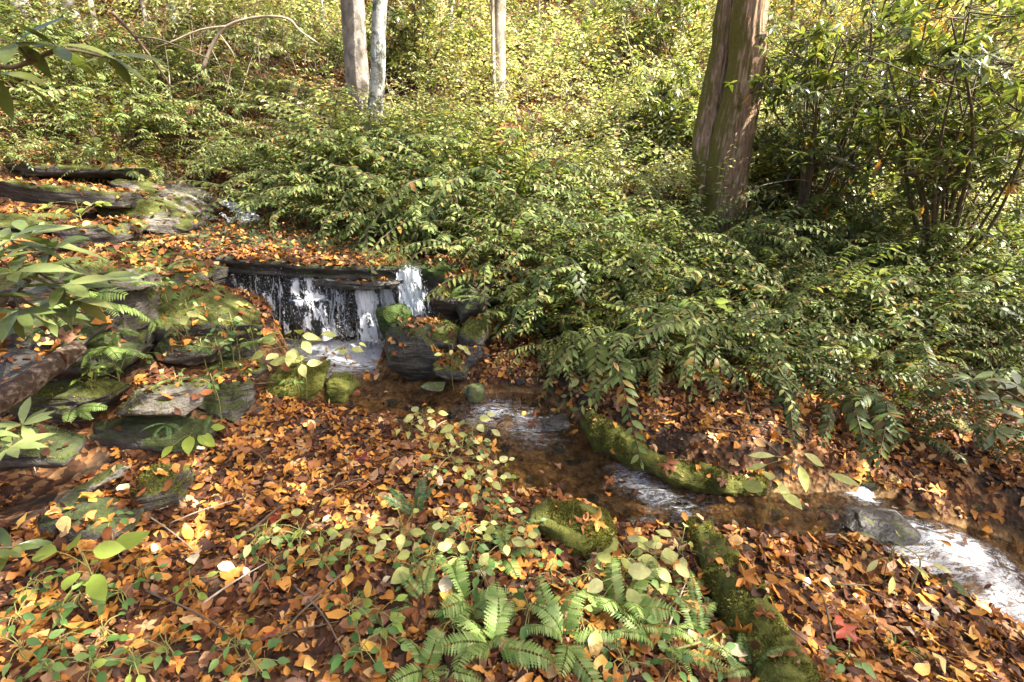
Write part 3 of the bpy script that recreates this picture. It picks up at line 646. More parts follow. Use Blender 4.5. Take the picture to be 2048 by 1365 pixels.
# middle of the stream
rk(832, 700, 3.92, 84, 56, .30, 'dark leaf-topped boulder splitting the outflow of the plunge pool', seed=27, mat='rock_wetmoss', block=.5, leaf=.55, rot=(0, R(-16), R(6)), moss=2500)
rk(880, 672, 4.0, 40, 34, .24, 'mossy shoulder stone behind the leaf-topped boulder', seed=28, mat='rock_moss', leaf=.1, moss=3000, mossmat='mossgreen')
rk(788, 645, 4.22, 38, 34, .2, 'smooth bright green mossy stone at the foot of the right cascade', seed=29, mat='rock_green', block=.8, facets=4, leaf=0, rough=.05, moss=6000, mossmat='mossgreen')
rk(880, 548, 4.72, 52, 28, .22, 'dark green mossy stone right of the waterfall lip', seed=30, mat='rock_green', leaf=.25, moss=3000, mossmat='mossgreen')
rk(900, 600, 4.5, 52, 34, .25, 'stepped mossy stone below the lip on the right', seed=31, mat='rock_moss', leaf=.15, moss=4000)
rk(945, 610, 4.35, 40, 46, .25, 'dark mossy stone under the overhanging thicket', seed=32, mat='rock_wetmoss', leaf=.2)
rk(950, 665, 4.0, 36, 24, .18, 'low mossy stone at the thicket edge by the stream', seed=33, mat='rock_moss', leaf=.1, moss=1500)
rk(905, 730, 3.75, 40, 24, .2, 'leaf-littered stone between boulder and stream', seed=34, mat='rock_moss', leaf=.9)
rk(945, 785, 3.45, 26, 15, .12, 'small black wet stone breaking the riffle', seed=35, mat='rock_wetmoss', leaf=0)
rk(930, 705, 3.9, 50, 24, .2, 'shadowed stone beneath the thicket overhang', seed=36, mat='rock_wet', leaf=.2)
rk(1110, 845, 3.15, 30, 10, .12, 'flat wet stone in the riffle', seed=37, mat='rock_wet', leaf=0)
rk(1290, 1050, 2.2, 42, 14, .08, 'black wet stone at the near edge of the stream', seed=38, mat='rock_wet', leaf=.1)
rk(1752, 1046, 2.38, 70, 13, .18, 'smooth dark stone under the sheet of water at the lower cascade', seed=39, mat='rock_wet', block=.8, facets=3, rough=.03, leaf=0)
rk(1725, 960, 2.72, 30, 22, .12, 'mossy stone beside the little side spout', seed=40, mat='rock_moss', leaf=.1, moss=1500, mossmat='mossgreen')
rk(1900, 1015, 2.75, 70, 20, .15, 'dark leaf-strewn stone on the far side of the lower cascade', seed=41, mat='rock_wetmoss', leaf=.7)
rk(2010, 1050, 2.9, 60, 26, .2, 'grey wet stone at the far right edge of the stream', seed=42, mat='rock_wet', leaf=.3)
rk(1880, 1200, 2.0, 55, 30, .14, 'dark stone at the near side of the lower cascade', seed=43, mat='rock_wetmoss', leaf=.3)
rk(1960, 1250, 1.98, 60, 30, .14, 'leaf-plastered stone below the lower cascade', seed=44, mat='rock_wetmoss', leaf=.8)
rk(860, 775, 3.5, 30, 9, .1, 'sunken flat stone in the pool outlet', seed=45, mat='rock_wetmoss', leaf=0)
rs_ = random.Random(9)
for k, (u, v) in enumerate([(820, 800), (900, 820), (780, 790), (1010, 880), (1060, 930), (1100, 960), (1150, 900), (1190, 960), (1230, 1010), (1330, 1040), (1420, 1030), (1500, 1050), (1600, 1040), (1640, 1060), (1560, 1010), (1120, 880), (1040, 800), (980, 850), (1660, 1010), (1380, 990)]):
    p = at(u, v, z=-.16 - .2 * (u - 780) / 900); z = gz(p.x, p.y)
    rock('stream_stone', 'small brown stone lying on the stream bed %s' % ('below the pool' if u < 960 else 'in the riffle' if u < 1130 else 'beside the mossy log' if u < 1450 else 'above the lower cascade'), (p.x, p.y, z + .015), (rs_.uniform(.03, .07), rs_.uniform(.025, .05), rs_.uniform(.018, .045)), rot=(0, 0, rs_.uniform(0, 3)), mat=rs_.choice(['rock_wet', 'rock', 'rock_wetmoss']), seed=400 + k, sub=3, leaf=0, cat='stone', group='stones on the stream bed')
# near bank
rk(1135, 1078, 1.98, 92, 62, .19, 'low cushion-shaped rock furred with olive moss in front of the stream', seed=46, mat='rock_mossfull', block=.7, facets=4, leaf=.06, moss=20000)
rk(320, 990, 2.12, 84, 56, .20, 'mossy stone ridge on the near left bank', seed=49, mat='rock_moss', block=.5, leaf=.3, rot=(0, R(-8), R(28)), moss=6000)
rk(180, 1040, 1.85, 90, 42, .16, 'low dark mossy stone among leaves below the ridge', seed=50, mat='rock_wetmoss', leaf=.5, rot=(0, R(-6), R(20)))
rk(190, 968, 2.10, 78, 12, .05, 'narrow lichen-grey stone lying across the mossy ridge', seed=51, mat='rock_grey', leaf=.15, rot=(0, R(-24), R(24)), block=.6)
rk(735, 1012, 2.38, 44, 24, .10, 'tilted grey stone wedge in the leaf litter', seed=52, mat='rock', leaf=.15, rot=(0, R(-30), R(30)), block=.5)
rk(480, 1062, 2.14, 40, 12, .06, 'small black stone lying on the leaf litter', seed=53, mat='rock_wet', leaf=.05, rot=(0, R(-10), 0), block=.5)
rk(445, 1036, 2.22, 32, 11, .06, 'flat grey pebble stone beside the small black stone', seed=54, mat='rock', leaf=.1, block=.5)
rk(655, 855, 3.02, 60, 20, .14, 'mossy stone hump at the water side of the near bank', seed=55, mat='rock_moss', leaf=.4, moss=1500)
rk(540, 935, 2.62, 30, 8, .05, 'slim dark stone sunk in the leaf litter', seed=56, mat='rock_wet', leaf=.05)
rk(600, 960, 2.5, 24, 12, .06, 'small brown stone sunk in the leaf litter', seed=57, mat='rock', leaf=.1)
# tilted strata at the upper left
for i, (u0, v0, y0, u1, v1, y1, th, dp, mt, lf, lb) in enumerate([
    (-60, 372, 5.5, 300, 396, 5.9, 17, .45, 'rock_moss', .9, 'long leaf-topped rock stratum above the dark hollow'),
    (190, 398, 5.8, 390, 446, 6.0, 20, .35, 'rock_moss', .35, 'tilted stratum with leaf seam below the pale ledge'),
    (225, 366, 6.3, 400, 420, 6.4, 18, .35, 'rock_grey', .25, 'pale lichen-grey tilted ledge catching the light'),
    (300, 386, 6.6, 440, 452, 6.5, 20, .35, 'rock_wetmoss', .3, 'dark mossy tilted ledge left of the upper cascade'),
    (310, 366, 7.1, 440, 420, 7.0, 18, .35, 'rock_wet', .15, 'black wet ledge directly beside the upper cascade'),
    (235, 432, 5.7, 375, 455, 5.8, 14, .25, 'rock_grey', .2, 'dripping pale ledge stone above the capstone leaves'),
    (40, 338, 6.6, 320, 350, 6.8, 15, .4, 'rock_moss', .7, 'mossy ledge half hidden by the thicket at upper left'),
    (-80, 440, 4.9, 190, 452, 5.1, 16, .4, 'rock_moss', .9, 'leafy rock step below the dark hollow')]):
    a, b = at(u0, v0, y=y0), at(u1, v1, y=y1); d = b - a; c = (a + b) / 2
    rock('rock_stratum', lb, c, (d.length * .56, dp, th * 6.3 / F), rot=(0, -math.atan2(d.z, math.hypot(d.x, d.y)), math.atan2(d.y, d.x)), mat=mt, seed=60 + i, block=.45, strata=.05, rough=.06, leaf=lf, cat='rock', group='tilted rock strata above the waterfall', moss=1500 if 'moss' in mt else 0)

# ================================================================== LOGS
def log(name, label, pts, radii, mat, sides=28, n=60, amp=.02, leaf=.2, moss=0, mossmat='mossgreen', cat='log'):
    P = smooth_path(pts, n); rr = lerp_list(radii, n); o0 = P[0].copy()
    V, Fc = tube_arrays(P, rr, sides, lambda p, a, i: amp * fbm((p.x * 5, p.y * 5, p.z * 5), 4) + amp * .4 * mnoise.noise((p.x * 22, p.y * 22, p.z * 22)))
    W = np.array(V); o = link(name, mesh_arr(name, W - np.array(o0), Fc, M[mat]), loc=o0); tag(o, label, cat)
    add_solid(W, Fc, leaf, name)
    if moss: moss_part(o, W, Fc, moss, mossmat, -.1, 3, np.array(o0), hgt=.013, nscale=8.0, thr=.0)
    return o
log('mossy_log', 'moss-covered log edging the stream below the thicket', [at(1172, 838, z=-.06), at(1235, 890, z=-.13), at(1330, 936, z=-.19), at(1430, 962, z=-.23), at(1528, 976, z=-.27)],
    [.06, .085, .075, .08, .04], 'rock_mossfull', leaf=.30, moss=17000, mossmat='mossblade', amp=.045)
log('mossy_log', 'long moss-covered log half buried in leaves at the lower right bank', [at(1395, 1066, z=-.19), at(1440, 1125, z=-.12), at(1488, 1205, z=-.09), at(1535, 1290, z=-.09), at(1570, 1385, z=-.09)],
    [.07, .10, .095, .10, .10], 'rock_mossfull', leaf=.26, moss=16000, mossmat='mossblade', amp=.04)
log('dead_log', 'short dead log with flaking bark leaning at the left ledge', [at(-60, 838, y=1.85), at(40, 775, y=2.0), at(160, 695, y=2.35)], [.05, .048, .036], 'deadwood', amp=.012, leaf=.05)

sbvh = BVHTree.FromPolygons(np.vstack(SOL_V).tolist(), np.vstack(SOL_F).tolist())
# ================================================================== WATERFALL
M['fall_thin'] = fall_mat('falling_water_thin', .3); M['fall_thick'] = fall_mat('falling_water_thick', .8); M['fall_sheet'] = fall_mat('falling_water_sheet', .55, (12, 12, 4))
wf = empty('waterfall', (-1.7, 4.5, -.1)); tag(wf, 'small waterfall of white curtains dropping from under the capstone into the pool', 'waterfall')
WFL = Vector((-1.7, 4.5, -.1))
DR_T = [Tpl([(0, 0, -1.6), (.6, 0, 0), (0, .6, 0), (-.6, 0, 0), (0, -.6, 0), (0, 0, 1.1)], [(0, 2, 1), (0, 3, 2), (0, 4, 3), (0, 1, 4), (5, 1, 2), (5, 2, 3), (5, 3, 4), (5, 4, 1)])]
DROPS = []
def curtain(u0t, u1t, vt, u0b, u1b, vb, y, out, mat, seed, fold=.03, nx=40, ny=44):
    V, Fc, ED = [], [], []
    for j in range(ny + 1):
        t = j / ny
        for i in range(nx + 1):
            s = i / nx; u = (u0t + (u1t - u0t) * s) * (1 - t) + (u0b + (u1b - u0b) * s) * t
            jag = 34 * mnoise.noise((s * 4, t * 2.5, seed)) * (.15 + t)
            p = at(u + jag * .4, vt + (vb - vt) * t, y=y - out * t ** .6)
            f = fold * fbm((s * 5 + seed, t * .9, seed), 3) * (.3 + t) + .012 * mnoise.noise((s * 17, t * 3.5, seed))
            lip_ = max(0.0, 1 - t / .16) ** 2
            V.append((p.x, p.y - f + .22 * lip_, p.z - .03 * lip_)); ED.append(min(1.0, min(s, 1 - s) * 4.5, .25 + t * 5))
    for j in range(ny):
        for i in range(nx):
            a = j * (nx + 1) + i; Fc.append((a, a + 1, a + nx + 2, a + nx + 1))
    cme = mesh_arr('water_curtain', np.array(V) - np.array(WFL), Fc, M[mat]); ea = cme.attributes.new('edge', 'FLOAT', 'POINT'); ea.data.foreach_set('value', np.array(ED, np.float32)); link('water_curtain', cme, parent=wf)
    r = random.Random(seed); nd = int((abs(u1t - u0t) + abs(u1b - u0b)) * (vb - vt) * .012)
    for _ in range(nd):
        s, t = r.uniform(-.15, 1.15), r.random() ** .8; u = (u0t + (u1t - u0t) * s) * (1 - t) + (u0b + (u1b - u0b) * s) * t
        DROPS.append((at(u, vt + (vb - vt) * t, y=y - out * t ** .6 - r.uniform(0, .1)), r.uniform(.002, .0052)))
curtain(503, 520, 530, 538, 560, 652, 4.62, .12, 'fall_thin', 1)
curtain(566, 632, 527, 572, 668, 600, 4.60, .14, 'fall_sheet', 2, .05)
curtain(572, 655, 590, 590, 700, 680, 4.46, .18, 'fall_sheet', 3, .07)
curtain(676, 692, 545, 684, 700, 660, 4.58, .10, 'fall_thin', 4)
curtain(700, 745, 545, 706, 772, 682, 4.55, .14, 'fall_thick', 5, .05)
curtain(706, 756, 550, 720, 776, 690, 4.58, .05, 'fall_sheet', 9, .05)
curtain(790, 834, 524, 786, 872, 642, 4.58, .18, 'fall_thick', 6, .05)
curtain(796, 824, 524, 806, 856, 634, 4.56, .08, 'fall_sheet', 7, .04)
curtain(758, 788, 556, 760, 800, 650, 4.62, .06, 'fall_sheet', 8)
curtain(458, 505, 534, 470, 545, 640, 4.66, .08, 'fall_thin', 10)
curtain(520, 566, 532, 540, 590, 665, 4.64, .10, 'fall_thin', 11)
curtain(634, 704, 540, 650, 716, 672, 4.63, .08, 'fall_thin', 12)
curtain(800, 836, 522, 812, 868, 645, 4.52, .20, 'fall_sheet', 13, .07)
r_ = random.Random(5)
for _ in range(1100):   # drips all along the lip
    u = r_.choice([r_.uniform(455, 800), r_.uniform(480, 560), r_.uniform(640, 700)]); v = 540 + 120 * r_.random()
    DROPS.append((at(u, v, y=4.62 - r_.uniform(0, .12)), r_.uniform(.002, .0042)))
for _ in range(1300):   # splash
    c = random.choice([(690, 668), (640, 665), (740, 690), (830, 632), (715, 700)])
    p = at(r_.gauss(c[0], 40), c[1] + 10, z=-.09); DROPS.append((p + Vector((0, 0, abs(r_.gauss(0, .07)))), r_.uniform(.002, .006)))
for u0, w_ in ((512, 3), (545, 2), (560, 2), (662, 2), (668, 3), (690, 2), (765, 3), (780, 2), (640, 2)):   # thin threads of water
    P = [at(u0 + 6 * mnoise.noise((u0, t * 3, 0)), 540 + 115 * t, y=4.6 - .09 * t) for t in np.linspace(0, 1, 16)]
    V, Fc = tube_arrays(P, [w_ * .0014 * (1 + .5 * mnoise.noise((u0, k * .9, 4))) for k in range(16)], 5)
    link('water_thread', mesh_arr('water_thread', np.array(V) - np.array(WFL), Fc, M['drops']), parent=wf)
P_ = np.array([p for p, s in DROPS]) - np.array(WFL); S_ = np.array([s for p, s in DROPS])
Vv, ff = scatter_arrays(DR_T, np.zeros(len(P_), int), np.eye(3)[None] * S_[:, None, None], P_)
tag(link('spray', mesh_arr('spray', Vv, ff, M['drops']), parent=wf), kind='stuff')
def chute(label, pts, w0, w1, seed, name='cascade', mat='fall_thick'):
    P = smooth_path(pts, 40); V, Fc = [], []; nx = 16
    for j, p in enumerate(P):
        t = j / 40; d = (P[min(j + 1, 40)] - P[max(j - 1, 0)]).normalized(); s = d.cross(Vector((0, 0, 1))).normalized(); ww = w0 + (w1 - w0) * t
        for i in range(nx + 1):
            k = i / nx - .5; q = p + s * k * ww * (1 + .3 * mnoise.noise((t * 4, i * .1, seed)))
            V.append((q.x, q.y, q.z + .03 * fbm((q.x * 9, q.y * 9, seed), 3) - .10 * k * k))
    for j in range(40):
        for i in range(nx):
            a = j * (nx + 1) + i; Fc.append((a, a + 1, a + nx + 2, a + nx + 1))
    o = P[-1]; cme = mesh_arr(name, np.array(V) - np.array(o), Fc, M[mat]); ea = cme.attributes.new('edge', 'FLOAT', 'POINT'); ea.data.foreach_set('value', np.array([min(1.0, min(i / nx, 1 - i / nx) * 5) for j in range(41) for i in range(nx + 1)], np.float32)); tag(link(name, cme, loc=o), label, 'cascade')
UC = [at(415, 393, y=7.9), at(455, 405, y=7.6), at(490, 425, y=7.2), at(505, 450, y=6.85), at(550, 470, y=6.6)]
for q in UC: q.z = max(q.z, gz(q.x, q.y) + .05)
chute('narrow white cascade sliding down the ledges behind the capstone', UC, .20, .5, 2)
chute('small side rill joining the upper cascade', [at(440, 425, y=7.0), at(462, 440, y=6.85), at(485, 462, y=6.6)], .06, .14, 4)
chute('little side spout between mossy stones at the right', [at(1700, 962, y=2.8), at(1712, 975, y=2.72), at(1735, 998, z=-.34)], .07, .12, 6)

# ================================================================== TREES
def trunk_mesh(name, pts, radii, mat, sides=40, n=90, amp=.012, freq=(9, 9, 1.6), flare=0.0, origin=None):
    P = smooth_path(pts, n); rr = lerp_list(radii, n)
    def dsp(p, a, i):
        k = fbm((p.x * freq[0] * 1.5, p.y * freq[1] * 1.5, p.z * freq[2] * 1.4), 4) if amp < .02 else 0; rid = (1 - abs(k) * 2.6) * amp
        return rid + 1.6 * amp * mnoise.noise((p.x * 2, p.y * 2, p.z * .8)) + flare * rr[i] * max(0, 1 - i / n * 9) * (.5 + .5 * math.sin(a * 4 + 1))
    V, Fc = tube_arrays(P, rr, sides, dsp); o = Vector(origin if origin is not None else P[0])
    return mesh_arr(name, np.array(V) - np.array(o), Fc, M[mat]), o, P
LQ = leaf_tpl(1, .55, 3, .1, .3)
def crown_mesh(seed, n=2600, rad=(3.4, 3.4, 2.8), L=.20):
    r = np.random.default_rng(seed); cl = r.normal(size=(46, 3)); cl /= np.linalg.norm(cl, axis=1)[:, None]; cl *= r.uniform(.35, 1, 46)[:, None] ** .6 * np.array(rad)
    c = cl[r.integers(0, 46, n)] + r.normal(size=(n, 3)) * .62
    d = r.normal(size=(n, 3)); d[:, 2] -= .4; nn = r.normal(size=(n, 3)) * .6 + (0, 0, 1)
    Mx = basis(d, nn) * (L * r.uniform(.6, 1.3, n))[:, None, None]
    V, ff = scatter_arrays([LQ], np.zeros(n, int), Mx, c)
    return mesh_arr('crown', V, ff, M['crown'])
CROWNS = [crown_mesh(1, 1900), crown_mesh(2, 2400)]
def limbs(t, top, r, seed, n=7):
    rr = random.Random(seed)
    for k in range(n):
        a = 2 * math.pi * k / n + rr.random(); st = top - Vector((0, 0, rr.uniform(.5, 3.5))); e = st + Vector((math.cos(a) * 2.4, math.sin(a) * 2.4, rr.uniform(1.2, 3)))
        V, Fc = tube_arrays(smooth_path([st, (st + e) / 2 + Vector((0, 0, .3)), e], 8), lerp_list([r * .45, r * .1], 8), 6)
        link('limb', mesh_arr('limb', np.array(V) - np.array(t.location), Fc, M['bark_pale']), parent=t)
def tree(label, stems, mat, group=None, crown=None, name='tree', sides=40, amp=.012, flare=.25, cs=1.0):
    """stems: list of (pts, radii) in world space"""
    base = Vector(stems[0][0][0]); t = empty(name, base); tag(t, label, 'tree', group)
    for k, (pts, rad) in enumerate(stems):
        me, o, P = trunk_mesh('trunk', pts, rad, mat[k] if isinstance(mat, list) else mat, sides=sides, amp=amp, flare=flare if k == 0 else 0, origin=base)
        link('trunk', me, parent=t)
    if crown is not None:
        top = Vector(stems[0][0][-1]); limbs(t, top, stems[0][1][-1] * 1.5, int(abs(base.x * 10)))
        link('crown', CROWNS[crown], parent=t, loc=top - base + Vector((0, 0, .6)), scale=cs)
    return t
# the big double-stemmed tree
yb = 6.4
bl = [at(1428, 520, y=yb), at(1420, 430, y=yb), at(1416, 350, y=yb + .03), at(1412, 280, y=yb + .10), at(1426, 190, y=yb + .16), at(1444, 100, y=yb + .18), at(1458, 0, y=yb + .18)]
br = [at(1452, 520, y=yb - .12), at(1446, 430, y=yb - .12), at(1452, 350, y=yb - .12), at(1466, 270, y=yb - .12), at(1484, 190, y=yb - .12), at(1496, 100, y=yb - .12), at(1503, 0, y=yb - .12)]
bl += [bl[-1] + Vector((.22, .05, 1.6)), bl[-1] + Vector((.2, .3, 6.0))]; br += [br[-1] + Vector((.10, -.02, 1.6)), br[-1] + Vector((.5, -.3, 6.0))]
tree('big twin-stemmed brown tree with mossy left side above the thicket', [(bl, [.25, .20, .175, .15, .135, .12, .115, .11, .07]), (br, [.28, .25, .23, .21, .19, .18, .175, .16, .09])], 'bark_big', crown=0, sides=150, amp=.011, flare=.2)
def bare(label, u0, v0, u1, v1, y, r, mat, group=None, hgt=5.0, amp=.006, bend=0.0, name='tree', crown=None, cs=1.0):
    if y is None: y = gplace(u0, v0).y
    b, e = at(u0, v0, y=y), at(u1, v1, y=y); b.z = min(b.z, gz(b.x, b.y) - .05) if abs(b.z - gz(b.x, b.y)) < 1.5 else b.z
    m = (b + e) / 2 + Vector((bend, 0, 0)); d = (e - b).normalized()
    return tree(label, [([b, m, e, e + d * hgt * .5, e + d * hgt], [r * 1.25, r * 1.05, r, r * .85, r * .6])], mat, group, crown, name, sides=24, amp=amp, flare=.2, cs=cs)
bare('pale grey tree with smooth blotched bark above the falls', 722, 290, 705, 0, 9.0, .175, 'bark_pale', crown=1)
bare('slim tree crusted with lichen standing beside the pale grey tree', 742, 300, 760, 0, 8.6, .10, 'bark_lichen', bend=.03)
bare('straight slim pale tree in the sunlit middle of the hillside', 996, 310, 998, 0, 10.0, .115, 'bark_thin', hgt=7)
bare('thin leaning sapling pressed against the slim pale tree', 1006, 345, 984, 0, 9.7, .032, 'bark_thin', hgt=3, bend=-.06)
bare('whitish leaning tree at the top left corner', 78, 90, 36, 0, None, .12, 'bark_pale', hgt=6)
bare('second whitish leaning tree beside the corner tree', 158, 70, 132, 0, None, .12, 'bark_pale', hgt=6)
bare('thin tan sapling between the whitish leaning trees', 112, 66, 102, 0, None, .05, 'bark_thin', hgt=4)
bare('bright white trunk high on the hillside near the top edge', 1356, 110, 1358, 0, None, .14, 'bark_thin', hgt=6)
bare('thin brown sapling left of the bright white trunk', 1106, 75, 1118, 0, None, .06, 'bark_thin', hgt=4)
bare('thin sapling with brown bark right of the slim pale tree', 1252, 85, 1256, 0, None, .04, 'bark_thin', hgt=4)
bare('pale leaning trunk at the upper right edge', 1945, 85, 2015, 0, None, .08, 'bark_pale', hgt=5)
for k, (u, v, y, r) in enumerate([(190, 60, 15, .05), (300, 90, 13, .03), (350, 60, 16, .06), (455, 80, 14, .04), (530, 70, 16, .05), (620, 60, 17, .05), (650, 100, 13, .025), (850, 60, 16, .05), (905, 70, 17, .04), (1180, 50, 18, .06), (1300, 60, 18, .05), (1390, 70, 15, .03), (1580, 90, 14, .05), (1660, 80, 16, .06), (1760, 90, 15, .05), (1850, 80, 14, .04)]):
    bare('thin bare sapling among the shrubs high on the hillside', u, v, u + (u - 1024) * .03 + random.uniform(-8, 8), v - 130, None, r, random.choice(['bark_thin', 'bark_lichen', 'bark_pale']), 'thin saplings high on the hillside', hgt=4, name='sapling')
# unseen tall trees added on the sunny side so their crowns shade the stream
for k, (x, y, h, c, s_) in enumerate([(5.0, -.2, 8.4, 1, 1.0), (7.9, -1.0, 8.6, 1, .85), (10.4, .3, 8.4, 1, .95), (4.5, 2.4, 8.6, 1, 1.0), (9.2, -2.6, 8.2, 1, .8)]):
    z = gz(x, y); tree(['tall unseen shade tree on the sunny side nearest the near bank', 'second tall unseen shade tree on the sunny side', 'third tall unseen shade tree on the sunny side', 'tall unseen shade tree beside the lower stream', 'tall unseen shade tree behind the viewer on the sunny side'][k],
        [([Vector((x, y, z - .1)), Vector((x + .1, y, z + 3)), Vector((x, y + .1, z + h))], [.24, .19, .10])], 'bark_pale', 'unseen shade trees along the stream', crown=c, sides=20, cs=s_)

# ================================================================== THICKET SHRUBS
HL = [leaf_tpl(1, .40, 4, .22, .45, peak=.42), leaf_tpl(1, .33, 4, .15, .75, peak=.42), leaf_tpl(1, .38, 4, .3, .25, peak=.4)]
def spray(seed, length, th0, th1, nleaf, LL, mat, segs=10):
    r = random.Random(seed); p = Vector((0, 0, 0)); P = [p.copy()]; side = r.uniform(-.25, .25)
    for i in range(segs):
        t = (i + .5) / segs; th = th0 + (th1 - th0) * t ** .9; a = side * t
        p = p + Vector((math.cos(th) * math.cos(a), math.cos(th) * math.sin(a), math.sin(th))) * (length / segs); P.append(p.copy())
    V, Fc = tube_arrays(P, lerp_list([.0045, .0016], segs), 3, cap=False); ns = len(Fc)
    D, Nn, T, S, W = [], [], [], [], []
    for k in range(nleaf):
        t = .22 + .78 * (k + .5) / nleaf; x = t * segs; i = min(int(x), segs - 1); q = P[i].lerp(P[i + 1], x - i); tg = (P[i + 1] - P[i]).normalized()
        s = tg.cross(Vector((0, 0, 1))); s = s.normalized() if s.length > .1 else Vector((0, 1, 0)); up = s.cross(tg); sg = 1 if k % 2 else -1
        if t > .97: d = tg
        else: d = tg * .62 + s * sg * r.uniform(.7, 1.0) - Vector((0, 0, r.uniform(.05, .5)))
        n = up + s * r.uniform(-.25, .25) + tg * r.uniform(-.1, .3)
        D.append(d); Nn.append(n); T.append(q); S.append(LL * r.uniform(.75, 1.15) * (1 - .35 * max(0, t - .7) / .3)); W.append(r.randrange(3))
    Vl, (lo, to) = scatter_arrays(HL, W, basis(np.array(D), np.array(Nn)) * np.array(S)[:, None, None], np.array(T))
    nv = len(V); loops = np.concatenate([np.array([i for f in Fc for i in f]), lo + nv]).astype(np.int32); tot = np.concatenate([np.full(ns, 4), to]).astype(np.int32)
    return np.vstack([V, Vl]), loops, tot, ns
def spray_mesh(mat, *a):
    V, l, t, ns = spray(*a, mat); return mesh_arr('branch', V, (l, t), [M['stem'], M[mat]], mi=[0] * ns + [1] * (len(t) - ns))
rs = random.Random(3)
M['hobble_dark'] = leaf_mat('thicket_leaves_dark', [(0, (0.036, 0.058, 0.017)), (0.5, (0.078, 0.115, 0.030)), (0.9, (0.14, 0.175, 0.048)), (1, (0.18, 0.08, 0.03))], 0.42, 0.34, 0.35, 0.22)
M['hobble_yellow'] = leaf_mat('thicket_leaves_yellow', [(0, (0.085, 0.125, 0.034)), (0.5, (0.165, 0.225, 0.065)), (0.85, (0.27, 0.315, 0.11)), (0.96, (0.34, 0.24, 0.07)), (1, (0.22, 0.10, 0.03))], 0.5, 0.40, 0.25, 0.22)
def spr_set(mat, seed, n, Lr, LLr, nl): return [spray_mesh(mat, seed + i, rs.uniform(*Lr), R(rs.uniform(50, 86)), R(rs.uniform(-80, 15)), rs.randrange(*nl), rs.uniform(*LLr)) for i in range(n)]
SPR_A = spr_set('hobble', 100, 9, (.5, .8), (.050, .068), (24, 34)); SPR_B = spr_set('hobble_dark', 200, 7, (.45, .75), (.058, .078), (20, 28)); SPR_C = spr_set('hobble_yellow', 300, 7, (.5, .85), (.042, .058), (26, 36))
SPR = SPR_A
def thick_bush(label, x, y, group, n=26, s=1.0, lean=(0, 0), name='evergreen_shrub', variants=SPR, el=0):
    t = empty(name, (x, y, gz(x, y) - .02)); tag(t, label, 'shrub', group); r = random.Random(int(x * 977 + y * 1311))
    kind = mnoise.noise((x * 1.1, y * 1.1, 7)) + (y - 4.6) * .2 + r.uniform(-.25, .25) + .12 - (.35 if x > 2.0 and y < 4.4 else 0)
    main = SPR_C if kind > .06 else (SPR_B if kind < -.12 else SPR_A); s *= 1 + .38 * mnoise.noise((x * 1.3, y * 1.3, 21)); n = int(n * 1.45)
    for k in range(n):
        a = 2 * math.pi * (k + r.random()) / n * 1.0; rad = r.uniform(.02, .30) * s
        az = a + r.uniform(-.7, .7)
        if lean != (0, 0) and r.random() < .55: az = math.atan2(lean[1], lean[0]) + r.uniform(-.9, .9)
        vs = main if r.random() < .72 else r.choice((SPR_A, SPR_B, SPR_C))
        link('branch', vs[r.randrange(len(vs))], parent=t, loc=(math.cos(a) * rad, math.sin(a) * rad, 0), rot=(r.uniform(-.35, .35), R(r.uniform(-30, 14) - el), az), scale=s * r.uniform(.6, 1.2))
    return t
def fill(poly, step, jit, seed):
    r = random.Random(seed); P = poly; xs = [p[0] for p in P]; ys = [p[1] for p in P]; out = []; y = min(ys); row = 0
    while y < max(ys):
        x = min(xs) + (step / 2 if row % 2 else 0)
        while x < max(xs):
            qx, qy = x + r.uniform(-jit, jit), y + r.uniform(-jit, jit); ins = False
            for i in range(len(P)):
                (ax, ay), (bx, by) = P[i], P[(i + 1) % len(P)]
                if (ay > qy) != (by > qy) and qx < (bx - ax) * (qy - ay) / (by - ay) + ax: ins = not ins
            if ins: out.append((qx, qy))
            x += step
        y += step * .87; row += 1
    return out
for x, y in fill([(.05, 4.15), (.75, 3.85), (1.5, 3.75), (1.5, 5.6), (1.2, 6.4), (-.3, 6.4), (-.35, 5.4)], .50, .14, 1):
    thick_bush('evergreen shrub in the %s row of the mid-stream thicket, %s' % (('front', 'second', 'third', 'back')[min(3, int(max(0, (y - 3.8) / .65)))], 'towards the falls' if x < .55 else 'towards the big tree'), x, y, 'thicket over the middle of the stream', 30, 1.42 if y < 5 else 1.25, lean=(-.3, -1) if y < 4.7 else (0, 0))
for x, y in fill([(1.45, 3.55), (2.4, 3.4), (3.3, 3.35), (4.6, 3.6), (5.6, 4.8), (6.0, 6.2), (3.2, 6.3), (1.5, 6.0)], .55, .16, 2):
    thick_bush('evergreen shrub, %s row of dense thicket, %s' % (('front', 'second', 'middle', 'back')[min(3, int(max(0, (y - 3.3) / .75)))], ('above the mossy log' if x < 2.2 else ('between log and right edge' if x < 3.2 else 'towards the right picture edge')) if y < 5.2 else ('below the big tree' if x < 3.0 else 'below the rhododendrons')), x, y, 'dense thicket on the far right bank', 28, 1.42 if y > 4.2 else .95, lean=(0, 0))
for k, (x, y) in enumerate([(2.15, 3.25), (2.7, 3.12), (3.2, 3.08), (3.75, 3.1), (4.3, 3.2)]):
    thick_bush('low evergreen shrub at the very front of the thicket, %s from the mossy log' % ('first', 'second', 'third', 'fourth', 'fifth')[k], x, y, 'front of the thicket above the lower cascade', 22, .62)
